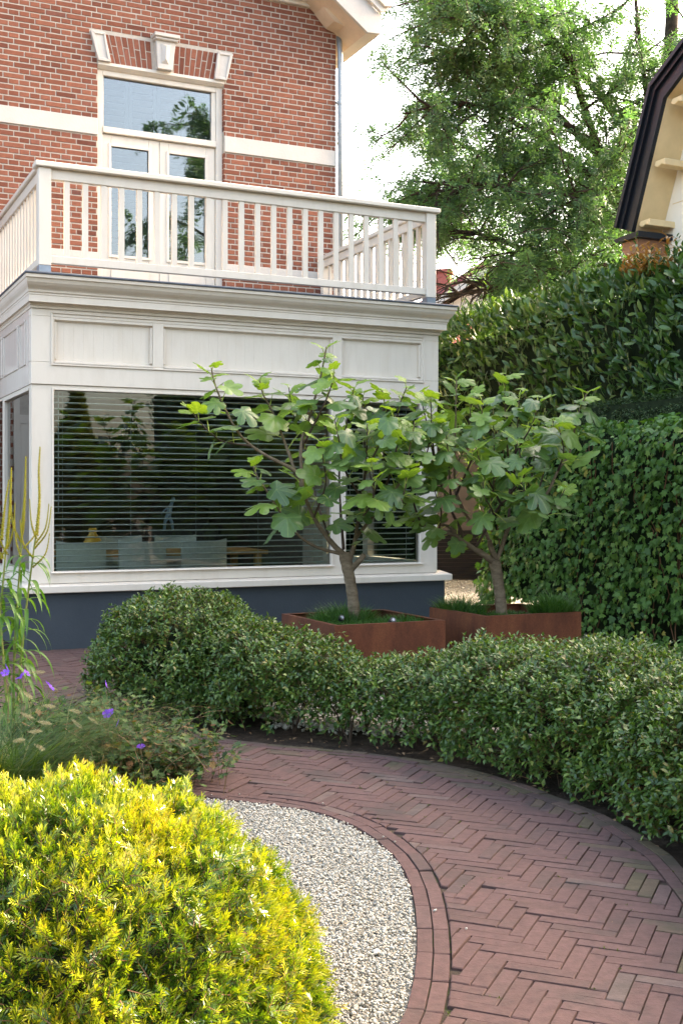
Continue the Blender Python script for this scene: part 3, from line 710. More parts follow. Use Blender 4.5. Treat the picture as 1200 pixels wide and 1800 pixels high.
# ------------------------------------------------------------------ bay
BX0, BX1, BY = .05, 4.395, .05
hp('plinth', MB().box(0, 4.46, 0, .2, -.1, .535).box(0, .2, .2, WV, -.1, .535).box(4.26, 4.46, .2, WV, -.1, .535), 'plinth')
def sill_profile(y0, y1): return [(y0, .535), (y0, .602), (y1, .632), (y1, .535)]
hp('window_sill', MB().prism(sill_profile(-.062, .2), 'x', -.04, 4.525), 'paint', bv=.006)
hp('side_sill', MB().prism([(-.04, .5352), (.2, .5352), (.2, .6315), (-.04, .6015)], 'y', .2, WV).prism([(4.525, .5352), (4.525, .6015), (4.26, .6315), (4.26, .5352)], 'y', .2, WV), 'paint')
GZ0, GZ1 = .735, 2.442
W1, W2 = (.256, 3.125), (3.292, 4.18)
hp('bay_frame', MB().box(BX0, W1[0]-.02, BY, BY+.12, .62, 2.489).box(W2[1]+.02, BX1, BY, BY+.12, .62, 2.489).box(W1[1]+.02, W2[0]-.02, BY, BY+.12, .62, 2.489)
   .box(W1[0]-.02, W1[1]+.02, BY, BY+.12, .62, GZ0-.02).box(W2[0]-.02, W2[1]+.02, BY, BY+.12, .62, GZ0-.02)
   .box(W1[0]-.02, W1[1]+.02, BY, BY+.12, GZ1+.02, 2.489).box(W2[0]-.02, W2[1]+.02, BY, BY+.12, GZ1+.02, 2.489), 'paint')
for (a, b) in (W1, W2):
    wnd = hp('window', MB().box(a-.02, a, BY-.012, BY+.06, GZ0-.02, GZ1+.02).box(b, b+.02, BY-.012, BY+.06, GZ0-.02, GZ1+.02).box(a, b, BY-.012, BY+.06, GZ1, GZ1+.02).prism([(BY-.03, GZ0-.02), (BY-.022, GZ0-.006), (BY+.06, GZ0), (BY+.06, GZ0-.02)], 'x', a-.03, b+.03), 'paint', bv=.003)
    hp('pane', MB().box(a-.005, b+.005, BY+.035, BY+.041, GZ0-.01, GZ1+.005), 'glass', wnd)
# side frames and side panes
for s, (ua, ub, gu) in enumerate(((BX0, BX0+.10, BX0+.03), (BX1-.10, BX1, BX1-.036))):
    hp('side_frame', MB().box(ua, ub, BY+.12, WV, .62, GZ0-.02).box(ua, ub, BY+.12, WV, GZ1+.02, 2.489).box(ua, ub, 1.55, 1.68, GZ0-.02, GZ1+.02).box(ua, ub, WV-.12, WV, GZ0-.02, GZ1+.02), 'paint')
    sw = hp('side_window', MB().box(ua+.02, ub-.02, BY+.121, BY+.14, GZ0-.02, GZ1+.02).box(ua-.006, ub-.02, BY+.14, 1.55, GZ0-.02, GZ0).box(ua-.006, ub-.02, BY+.14, 1.55, GZ1, GZ1+.02), 'paint')
    hp('pane', MB().box(gu, gu+.006, BY+.135, WV-.12, GZ0-.01, GZ1+.01), 'glass', sw)
# fascia with boarded panels
FB = BY-.018
hp('fascia', MB().box(BX0-.008, BX1+.008, FB, BY+.10, 2.492, 2.70).box(BX0-.008, .26, FB, BY+.10, 2.70, 3.13).box(4.19, BX1+.008, FB, BY+.10, 2.70, 3.13)
   .box(1.209, 1.318, FB, BY+.10, 2.70, 3.13).box(3.141, 3.246, FB, BY+.10, 2.70, 3.13).box(BX0-.008, BX1+.008, FB, BY+.10, 3.13, 3.20), 'paint', bv=.004)
for (a, b) in ((.26, 1.209), (1.318, 3.141), (3.246, 4.19)):
    pn = hp('fascia_panel', MB().box(a, b, BY+.06, BY+.09, 2.70, 3.13), 'paint')
    k = max(1, round((b-a)/.098)); ww = (b-a)/k
    me = MB().prism([(-ww/2+.0001, .001), (-ww/2+.0015, 0), (ww/2-.0015, 0), (ww/2-.0001, .001), (ww/2-.0004, .02), (-ww/2+.0004, .02)], 'z', 2.70, 3.13).mesh('plank'); me.materials.append(M['paint'])
    for i in range(k):
        o = bpy.data.objects.new('plank', me); col.objects.link(o); o.parent = pn; o.location = (a+(i+.5)*ww, BY+.036, 0)
    for q in ((a, a+.022), (b-.022, b)):
        hp('panel_moulding', MB().box(q[0], q[1], FB+.012, BY+.05, 2.735, 3.085), 'paint', pn, .005)
    hp('panel_moulding', MB().prism([(FB-.012, 2.694), (FB-.012, 2.706), (BY+.05, 2.735), (BY+.05, 2.694)], 'x', a, b), 'paint', pn)
    hp('panel_moulding', MB().prism([(BY+.05, 3.085), (FB+.006, 3.105), (FB+.006, 3.13), (BY+.05, 3.13)], 'x', a, b), 'paint', pn)
hp('fascia_moulding', MB().box(.225, 4.225, FB-.016, FB, 2.672, 2.688).box(.225, .243, FB-.014, FB, 2.688, 3.16).box(4.207, 4.225, FB-.014, FB, 2.688, 3.16).box(.225, 4.225, FB-.016, FB, 3.16, 3.174), 'paint', bv=.004)
for a_, b_ in ((BX0-.008, BX0+.09), (BX1-.09, BX1+.008)): hp('side_fascia', MB().box(a_, b_, BY+.10, WV, 2.492, 3.20), 'paint_gloss')
sfm = MB()
for y0, y1 in ((.28, .62), (.70, 1.55), (1.63, 2.6)):
    sfm.box(BX0-.020, BX0-.0081, y0, y1, 2.69, 2.715).box(BX0-.020, BX0-.0081, y0, y1, 3.10, 3.125).box(BX0-.020, BX0-.0081, y0, y0+.025, 2.715, 3.10).box(BX0-.020, BX0-.0081, y1-.025, y1, 2.715, 3.10)
hp('side_moulding', sfm, 'paint_gloss', bv=.004)
# cornice swept round three sides
PR = [(0, 3.20), (.02, 3.20), (.022, 3.222), (.04, 3.228), (.055, 3.245), (.11, 3.245), (.11, 3.306), (.118, 3.31), (.118, 3.326), (.134, 3.332), (.138, 3.35), (.15, 3.362), (.168, 3.372), (.19, 3.386), (.212, 3.408), (.222, 3.43), (.226, 3.442), (.244, 3.446), (.248, 3.476)]
cb = MB(); ks = .36
rows_ = []
for o_, z in PR:
    so = o_*ks; rows_.append([(BX0-.008-so, WV, z), (BX0-.008-so, FB-o_, z), (BX1+.008+so, FB-o_, z), (BX1+.008+so, WV, z)])
for i in range(len(rows_)-1):
    for j in range(3):
        cb.poly([rows_[i][j], rows_[i][j+1], rows_[i+1][j+1], rows_[i+1][j]])
hp('cornice', cb, 'paint')
hp('roof_edge', MB().box(BX0-.008-.10, BX1+.008+.10, FB-.262, WV, 3.4765, 3.498), 'lead', bv=.006)
# balcony railing
rail = hp('balcony_railing', MB().box(.07, 4.39, -.045, .125, 4.515, 4.566).box(.10, .215, .125, WV, 4.515, 4.5655).box(4.235, 4.365, .125, WV-.02, 4.515, 4.5655), 'paint', bv=.008)
hp('upper_rail', MB().box(.22, 4.235, .015, .075, 4.415, 4.515).box(.128, .188, .13, WV, 4.415, 4.515).box(4.262, 4.322, .13, WV-.02, 4.415, 4.515), 'paint', rail, .004)
hp('lower_rail', MB().box(.22, 4.235, .015, .075, 3.628, 3.70).box(.128, .188, .13, WV, 3.628, 3.70).box(4.262, 4.322, .13, WV-.02, 3.628, 3.70), 'paint', rail, .004)
for (a, b, y0, y1) in ((.105, .222, -.012, .108), (4.235, 4.35, -.012, .108), (4.25, 4.335, WV-.11, WV-.02)):
    p_ = hp('post', MB().box(a, b, y0, y1, 3.60, 4.515), 'paint', rail, .005)
    hp('zinc_shoe', MB().box(a+.004, b-.004, y0+.004, y1-.004, 3.495, 3.60), 'zinc', rail)
bm_ = MB().box(-.026, .026, -.018, .018, 3.70, 4.415).mesh('baluster'); bm_.materials.append(M['paint'])
for i in range(22):
    o = bpy.data.objects.new('baluster', bm_); col.objects.link(o); o.parent = rail; o.location = (.376+i*(4.053-.376)/21, .045, 0)
for u in (.158, 4.292):
    k = 15
    for i in range(k):
        o = bpy.data.objects.new('baluster', bm_); col.objects.link(o); o.parent = rail; o.rotation_euler = (0, 0, R(90)); o.location = (u, .28+i*(2.62-.28)/(k-1), 0)
# room inside the bay
hp('room', MB().box(.21, 4.25, .2, 7.0, .02, .1).box(.16, 4.25, 7.0, 7.1, .1, 3.2).box(.02, .16, WV+.35, 7.0, .1, 3.2).box(4.15, 4.25, WV+.35, 7.0, .1, 3.2).box(.16, 4.25, .2, 7.0, 3.18, 3.24), 'room')

# ------------------------------------------------------------------ things inside the bay
def hroot(name, u, v, z, label, cat, group=None, rz=0.0):
    x, y, _ = W(u, v); e = empty(name, (x, y, z), A+rz); tag(e, label, cat, group); return e
def blind(u0, u1, label):
    r = hroot('venetian_blind', (u0+u1)/2, .19, GZ0, label, 'blind', 'blinds in the bay window'); hw = (u1-u0)/2
    MB().box(-hw, hw, -.035, .035, 1.70, 1.76).build('head_rail', M['blind'], r)
    MB().box(-hw, hw, -.025, .025, -.03, -.012).build('bottom_rail', M['blind'], r)
    me = MB().poly([(-hw, -.025, -.0025), (hw, -.025, -.0025), (hw, 0, .0015), (-hw, 0, .0015)]).poly([(-hw, 0, .0015), (hw, 0, .0015), (hw, .025, -.0025), (-hw, .025, -.0025)]).box(-hw, hw, -.0256, -.0245, -.0052, .0008).mesh('slat'); me.materials.append(M['blind'])
    for i in range(29):
        o = bpy.data.objects.new('slat', me); col.objects.link(o); o.parent = r; o.location = (0, 0, .02+i*.0585); o.rotation_euler = (R(random.gauss(-12, 1.0)), 0, 0)
    k = 5 if hw > 1 else 2
    for i in range(k):
        x = -hw+.1+i*(2*hw-.2)/(k-1)
        MB().tube([(x, -.027, -.02), (x, -.027, 1.7)], .0016, 4).build('ladder_cord', M['cord'], r)
    MB().tube([(-hw+.06, -.034, .55), (-hw+.06, -.034, 1.7)], .004, 5).build('tilt_wand', M['cord'], r)
blind(W1[0]+.005, W1[1]-.005, 'wide white venetian blind behind the large bay pane, slats open')
blind(W2[0]+.005, W2[1]-.005, 'narrow venetian blind behind the small bay pane right of the mullion')
def chair(u, v, label, rz=0.0):
    r = hroot('dining_chair', u, v, .1, label, 'chair', 'chairs round the dining table', rz)
    bk = MB(); k = 6
    for i in range(k):
        x0, x1 = -.28+i*.56/k, -.28+(i+1)*.56/k
        y0, y1 = .05*(x0/.28)**2, .05*(x1/.28)**2
        za, zb = .90-.03*(1-(x0/.28)**2), .90-.03*(1-(x1/.28)**2)
        bk.poly([(x0, y0, .42), (x1, y1, .42), (x1, y1, zb), (x0, y0, za)]); bk.poly([(x0, y0+.035, za), (x1, y1+.035, zb), (x1, y1+.035, .42), (x0, y0+.035, .42)])
        bk.poly([(x0, y0, za), (x1, y1, zb), (x1, y1+.035, zb), (x0, y0+.035, za)])
    bk.poly([(-.28, .05, .42), (-.28, .05, .90), (-.28, .085, .90), (-.28, .085, .42)]).poly([(.28, .05, .42), (.28, .085, .42), (.28, .085, .90), (.28, .05, .90)])
    bk.v = [(x*.88, y, z) for x, y, z in bk.v]; bk.build('backrest', M['linen'], r)
    bevel(MB().box(-.25, .25, .02, .48, .40, .47).build('seat', M['linen'], r), .015)
    for sx in (-.22, .22):
        for y in (.05, .44): MB().tube([(sx, y, 0), (sx, y, .40)], .014, 6).build('leg', M['black'], r)
chair(.66, .62, 'leftmost grey linen dining chair behind the large bay pane')
chair(1.29, .62, 'grey linen dining chair left of the middle behind the bay pane')
chair(1.95, .62, 'rightmost grey linen dining chair behind the large bay pane')
chair(2.1, 2.25, 'grey linen dining chair on the far side of the table', R(180))
chair(1.45, 2.25, 'far grey linen dining chair beside the ochre vase', R(180))
t = hroot('dining_table', 1.45, 1.45, .1, 'long oak dining table inside the bay window', 'table')
bevel(MB().box(-1.25, 1.35, -.45, .45, .71, .755).build('table_top', M['oak'], t), .006)
for x in (-1.15, 1.25):
    for y in (-.38, .38): MB().box(x-.035, x+.035, y-.035, y+.035, 0, .71).build('leg', M['oak'], t)
v_ = hroot('vase', .98, 1.55, .855, 'bulbous ochre vase standing on the dining table', 'vase')
def lathe(prof, seg=14):
    b = MB(); n0 = 0
    for r_, z in prof:
        for k in range(seg): b.v.append((r_*math.cos(2*math.pi*k/seg), r_*math.sin(2*math.pi*k/seg), z))
    for i in range(len(prof)-1):
        for k in range(seg): b.f.append((i*seg+k, i*seg+(k+1) % seg, (i+1)*seg+(k+1) % seg, (i+1)*seg+k))
    b.f.append(tuple(range(seg-1, -1, -1))); b.f.append(tuple((len(prof)-1)*seg+k for k in range(seg))); return b
lathe([(.06, 0), (.10, .03), (.105, .09), (.07, .15), (.04, .19), (.05, .23), (.035, .25)]).build('body', M['ochre'], v_, True)
s_ = hroot('sideboard', 2.5, 4.3, .1, 'low dark sideboard at the back of the dining room', 'sideboard')
bevel(MB().box(-.8, .8, -.2, .2, .08, .9).build('carcass', M['room_dark'], s_), .006)
for x in (-.7, .7): MB().box(x-.03, x+.03, -.15, .15, 0, .08).build('foot', M['black'], s_)
fg = hroot('figurine', 2.66, 4.3, 1.0, 'slender pale blue figurine deep inside the dining room', 'figurine')
MB().tube([(-.06, 0, 0), (-.05, 0, .12), (0, 0, .2), (.02, 0, .3), (.05, 0, .38)], [.02, .022, .04, .035, .02], 8).tube([(.05, 0, .37), (.06, 0, .41), (.065, 0, .45)], [.02, .034, .018], 8).tube([(.03, 0, .33), (-.06, 0, .27), (-.1, 0, .22)], [.014, .012, .01], 6).tube([(0, 0, .2), (.05, 0, .1), (.06, 0, 0)], [.03, .02, .016], 7).build('figure', M['bluefig'], fg, True)

# ------------------------------------------------------------------ corten planters
def planter(u0, u1, v0, v1, label, n_):
    r = hroot('planter', (u0+u1)/2, (v0+v1)/2, 0, label, 'planter', 'rusty steel planters'); a, b = (u1-u0)/2, (v1-v0)/2; h_ = .5; t_ = .004; rm = .042
    for (x0, x1, y0, y1) in ((-a, a, -b, -b+t_), (-a, a, b-t_, b), (-a, -a+t_, -b+t_, b-t_), (a-t_, a, -b+t_, b-t_)):
        MB().box(x0, x1, y0, y1, 0, h_-.004).build('side_panel', M['corten'], r)
    MB().box(-a, a, -b, -b+rm, h_-.004, h_).box(-a, a, b-rm, b, h_-.004, h_).box(-a, -a+rm, -b+rm, b-rm, h_-.004, h_).box(a-rm, a, -b+rm, b-rm, h_-.004, h_).build('folded_rim', M['corten'], r)
    MB().box(-a+t_, a-t_, -b+t_, b-t_, .30, .43).build('planting_soil', M['soil'], r)
    return r
P1 = (1.545, 2.46, -3.455, -2.45); P2 = (2.89, 3.80, -3.33, -2.45)
planter(*P1, 'rusty corten steel planter nearer the house, left of the two', 1)
planter(*P2, 'rusty corten steel planter beside the ivy hedge, right of the two', 2)
def tuft(name, pts, lens, lean, label, mat='L_grass', wid=.0035, droop=.5):
    n_ = len(pts); base = pts.mean(0)
    o_ = np.array(pts); th = rng.uniform(0, 2*np.pi, n_)
    dirh = np.c_[np.cos(th), np.sin(th), np.zeros(n_)] + lean; seg = 3
    side_ = np.c_[-np.sin(th), np.cos(th), np.zeros(n_)]
    V = []; 
    for k in range(seg+1):
        t_ = k/seg; L = lens[:, None]
        p = o_ + dirh*L*(.25*t_+droop*.6*t_*t_) + np.array([0, 0, 1])*L*(t_*.95-droop*.42*t_**2.2)
        w_ = wid*(1-t_*.92)
        V += [p-side_*w_, p+side_*w_]
    V = np.stack(V, 1).reshape(-1, 3); k2 = 2*(seg+1)
    tf = np.array([(2*i, 2*i+1, 2*i+3, 2*i+2) for i in range(seg)])
    F = (tf[None]+(np.arange(n_)*k2)[:, None, None]).reshape(-1, 4)
    return V, F
for (u0, u1, v0, v1), lab, spots in ((P1, 'fine green grass growing in the left rusty planter', [(.45, .72, .24, .20, 1200), (.35, .3, .24, .08, 900), (.78, .35, .26, .11, 1000), (.2, .65, .2, .10, 700), (.55, .45, .22, .08, 600)]),
                                     (P2, 'fine green grass growing in the right rusty planter', [(.2, .8, .22, .22, 1200), (.83, .2, .17, .27, 1700), (.5, .5, .26, .08, 900), (.35, .3, .2, .07, 700)])):
    Vs, Fs, k = [], [], 0
    for (fu, fv, rad, ln, n_) in spots:
        uu = u0+fu*(u1-u0); vv = v0+fv*(v1-v0)
        r_ = rad*np.sqrt(rng.uniform(0, 1, n_)); th = rng.uniform(0, 6.28, n_)
        a_ = np.clip(uu+r_*np.cos(th), u0+.05, u1-.05); b_ = np.clip(vv+r_*np.sin(th), v0+.05, v1-.05)
        P = np.array([W(x, y, .43) for x, y in zip(a_, b_)])
        out_ = P-np.array(W(uu, vv, .43)); ln_ = ln*(1.15-.5*r_/rad)*rng.uniform(.7, 1.25, n_)
        V, F = tuft('g', P, ln_, out_*2.2, lab, droop=.55)
        Vs.append(V); Fs.append(F+k); k += len(V)
    o = mesh_np('grass', np.vstack(Vs), np.vstack(Fs), M['L_grass'], None, kind='stuff'); tag(o, lab, 'grass')
for (u, v, lab) in ((1.83, -2.95, 'small black garden spotlight with glass face in the left planter grass'), (2.1, -3.28, 'tiny black garden spotlight near the front rim of the left planter')):
    r = hroot('garden_spotlight', u, v, .43, lab, 'spotlight')
    MB().tube([(0, 0, 0), (0, 0, .06)], .006, 6).build('spike_mount', M['black'], r)
    MB().tube([(0, .02, .05), (0, -.02, .075)], .024, 10).build('lamp_head', M['black'], r)
    MB().tube([(0, -.0205, .0755), (0, -.022, .0765)], .012, 10).build('lens', M['zinc'], r)

# ------------------------------------------------------------------ sweeping a clipped hedge
def swept_surface(cl, n_, zmin=.05, pw=.62):
    """points and outward normals on a rounded clipped hedge; cl rows x,y,halfwidth,height"""
    P = np.array(cl, float); dense = []
    for i in range(len(P)-1):
        p0, p1, p2, p3 = P[max(i-1, 0)], P[i], P[i+1], P[min(i+2, len(P)-1)]
        for t_ in np.linspace(0, 1, 24, endpoint=False): dense.append(.5*((2*p1)+(-p0+p2)*t_+(2*p0-5*p1+4*p2-p3)*t_*t_+(-p0+3*p1-3*p2+p3)*t_**3))
    D = np.array(dense); tg = nrm(np.gradient(D[:, :2], axis=0)); wgt = np.linalg.norm(np.gradient(D[:, :2], axis=0), axis=1)*(D[:, 2]+D[:, 3]); wgt /= wgt.sum()
    i = rng.choice(len(D), n_, p=wgt); ph = rng.uniform(0, np.pi, n_)
    c, s = np.cos(ph), np.sin(ph)
    lat = np.sign(c)*np.abs(c)**pw; hgt = np.abs(s)**pw
    nl = np.stack([-tg[i, 1], tg[i, 0]], 1)*-1
    pos = np.c_[D[i, :2] + nl*(lat*D[i, 2])[:, None] + tg[i]*rng.uniform(-.03, .03, (n_, 1)), zmin+hgt*(D[i, 3]-zmin)]
    nz = np.sign(s)*np.abs(s)**(2-pw)/D[i, 3]; nlat = np.sign(c)*np.abs(c)**(2-pw)/D[i, 2]
    nor = nrm(np.c_[nl*nlat[:, None], nz])
    return pos, nor, D
def ell_surface(c, r, n_, zmin=-1, zpow=1.0):
    d = nrm(jit(n_, 1)); d[:, 2] = np.abs(d[:, 2])*np.where(rng.uniform(0, 1, n_) < .78, 1, -1)
    dd = np.sign(d)*np.abs(d)**zpow; p = np.array(c)+dd*np.array(r); nor = nrm(d/np.array(r)); ok = p[:, 2] > zmin
    return p[ok], nor[ok]
def sprigs(P, Nn, length, nl, leaf, up=.55, wob=.45, spread_=.9, twig_r=.0021):
    """paired leaves along short twigs growing out of the surface; returns leaf pos, frames, sizes and twig mesh"""
    n_ = len(P); d = nrm(Nn + np.array([0, 0, up]) + jit(n_, wob)); L = length*rng.uniform(.6, 1.25, n_)*np.where(rng.uniform(0, 1, n_) < .05, 1.55, 1.0)
    base = P - d*L[:, None]*.55
    pr = nrm(np.cross(d, jit(n_, 1))); pos, dirs, ups, sc = [], [], [], []
    for k in range(nl):
        t_ = (k+.6)/nl; a = k*np.pi/2
        q = nrm(pr*math.cos(a)+np.cross(d, pr)*math.sin(a))
        for sg in (1, -1):
            pos.append(base+d*(L*t_)[:, None]); dd = nrm(q*sg*spread_+d*(.35+.6*t_)+jit(n_, .18)+np.array([0, 0, -.08]))
            dirs.append(dd); ups.append(nrm(d*.8+np.array([0, 0, .7])+jit(n_, .25))); sc.append(leaf*(1.08-.38*t_)*rng.uniform(.75, 1.2, n_))
    pos, dirs, ups, sc = np.vstack(pos), np.vstack(dirs), np.vstack(ups), np.hstack(sc)
    # twigs: thin three-sided spikes
    s1 = nrm(np.cross(d, jit(n_, 1)))*twig_r; s2 = nrm(np.cross(d, s1))*twig_r
    V = np.stack([base+s1, base-s1*.5+s2*.87, base-s1*.5-s2*.87, base+d*L[:, None]*1.02], 1).reshape(-1, 3)
    F = (np.array([(0, 1, 3), (1, 2, 3), (2, 0, 3)])[None]+(np.arange(n_)*4)[:, None, None]).reshape(-1, 3)
    return pos, frames(dirs, ups), sc, V, F
def core_tube(D, k, name, root, mat='core', zmin=.12):
    b = MB(); loc = np.array(root.location); D = D[::6]; m_ = len(D); seg = 9
    tg = nrm(np.gradient(D[:, :2], axis=0))
    for i in range(m_):
        nl = np.array([tg[i, 1], -tg[i, 0]])
        for s in range(seg):
            ph = math.pi*s/(seg-1); c = math.cos(ph); lat = math.copysign(abs(c)**.6, c)*D[i, 2]*k; z = zmin+(math.sin(ph)**.6)*(D[i, 3]*k-zmin)
            p = D[i, :2]+nl*lat; b.v.append((p[0]-loc[0], p[1]-loc[1], z))
    for i in range(m_-1):
        for s in range(seg-1): a = i*seg+s; b.f.append((a, a+1, a+seg+1, a+seg))
        b.f.append((i*seg+seg-1, i*seg, (i+1)*seg, (i+1)*seg+seg-1))
    b.f.append(tuple(range(seg))); b.f.append(tuple((m_-1)*seg+s for s in range(seg-1, -1, -1)))
    return b.build(name, M[mat], root)
def tuftless(P, Nn, amp, sc, seed): return P + Nn*(fnoise(P, sc, seed)*amp)[:, None]

# dome shrub and the hedge curving away from it
dome = empty('clipped_shrub', (-1.08, 7.95, 0)); tag(dome, 'rounded clipped evergreen dome before the dark plinth', 'shrub')
P, Nn = ell_surface((-1.08, 7.95, .14), (.575, .60, .60), 3600, .03, .80); P = tuftless(tuftless(P, Nn, .06, 3.2, 3), Nn, .07, 9.0, 33)
# fuller shoulder towards the hedge
Pb, Nb = ell_surface((-.72, 7.72, .12), (.46, .46, .48), 1300, .03, .85); P = np.vstack([P, tuftless(Pb, Nb, .06, 3.2, 5)]); Nn = np.vstack([Nn, Nb])
lp, lm, ls, tv, tf = sprigs(P, Nn, .11, 4, .042)
split_leaves(dome, LEAF8, lp, lm, ls, M['L_hedge'], 260, far=LEAF4, fard=7.5)
mesh_np('twig', tv-np.array(dome.location), tf, M['twig'], dome, kind='stuff')
b = MB()
for c, r_ in (((0, 0, .12), (.44, .46, .44)), ((.36, -.17, .10), (.34, .36, .38))):
    k = len(b.v)
    for i in range(9):
        for j in range(14):
            th = math.pi/2*i/8; ph = 2*math.pi*j/14; b.v.append((c[0]+r_[0]*math.cos(th)*math.cos(ph), c[1]+r_[1]*math.cos(th)*math.sin(ph), c[2]+r_[2]*math.sin(th)))
    for i in range(8):
        for j in range(14): b.f.append((k+i*14+j, k+i*14+(j+1) % 14, k+(i+1)*14+(j+1) % 14, k+(i+1)*14+j))
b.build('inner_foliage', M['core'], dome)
CL = [(-.62,7.52,.36,.60),(-.2,7.25,.35,.49),(.15,7.06,.34,.45),(.55,6.86,.40,.48),(.94,6.62,.55,.56),(1.33,6.26,.65,.59),(1.66,5.81,.68,.59),(1.88,5.26,.68,.59),(1.98,4.70,.66,.58),(2.0,4.1,.64,.57),(1.97,3.5,.60,.56),(1.88,2.9,.56,.55)]
hedge = empty('hedge', (.15, 7.07, 0)); tag(hedge, 'low S-curved evergreen hedge along the brick path', 'hedge')
P, Nn, D = swept_surface(CL, 10400, .02); P = tuftless(tuftless(P, Nn, .085, 3.0, 9), Nn, .075, 9.0, 29)
thin = (P[:, 2] < .17) & (P[:, 0] < .5) & (rng.uniform(0, 1, len(P)) < .55)
low = (P[:, 2] < .08) & (P[:, 0] < .5) & (rng.uniform(0, 1, len(P)) < .5); kp = ~(thin | low); P, Nn = P[kp], Nn[kp]
lp, lm, ls, tv, tf = sprigs(P, Nn, .12, 4, .044)
hv = in_view(lp); sc_ = np.where(hv, np.linalg.norm(lp-CAM, axis=1)/ls, 1e9)
split_leaves(hedge, LEAF8, lp, lm, ls, M['L_hedge'], 300, far=LEAF4, fard=5.7)
mesh_np('twig', tv-np.array(hedge.location), tf, M['twig'], hedge, kind='stuff')
# loose inner leaves fill the body
i_ = rng.integers(0, len(D), 5200); rr = rng.uniform(-.72, .72, 5200); tgD = nrm(np.gradient(D[:, :2], axis=0))
Pi = np.c_[D[i_, :2]+np.stack([tgD[i_, 1], -tgD[i_, 0]], 1)*(rr*D[i_, 2])[:, None], rng.uniform(.2, .82, 5200)*D[i_, 3]]
V, F = spread(LEAF4[0], LEAF4[1], Pi-np.array(hedge.location), frames(jit(5200, 1), jit(5200, .6)+np.array([0, 0, 1])), rng.uniform(.035, .055, 5200))
mesh_np('inner_foliage', V, F, M['L_hedge'], hedge, kind='stuff')
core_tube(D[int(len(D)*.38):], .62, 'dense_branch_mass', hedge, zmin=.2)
for k in range(46):
    i = random.randrange(len(D)); nl = np.array([tgD[i, 1], -tgD[i, 0]]); p = D[i, :2]+nl*random.uniform(-.5, .8)*D[i, 2]; p = p-np.array(hedge.location)[:2]
    b = MB(); h_ = D[i, 3]*.75
    for q in range(3):
        ex, ey = random.gauss(0, .14), random.gauss(0, .14)
        b.tube([(p[0], p[1], -.02), (p[0]+ex*.3, p[1]+ey*.3, h_*.4), (p[0]+ex, p[1]+ey, h_)], [.006, .0045, .002], 5)
    b.build('stem', M['stem'], hedge)
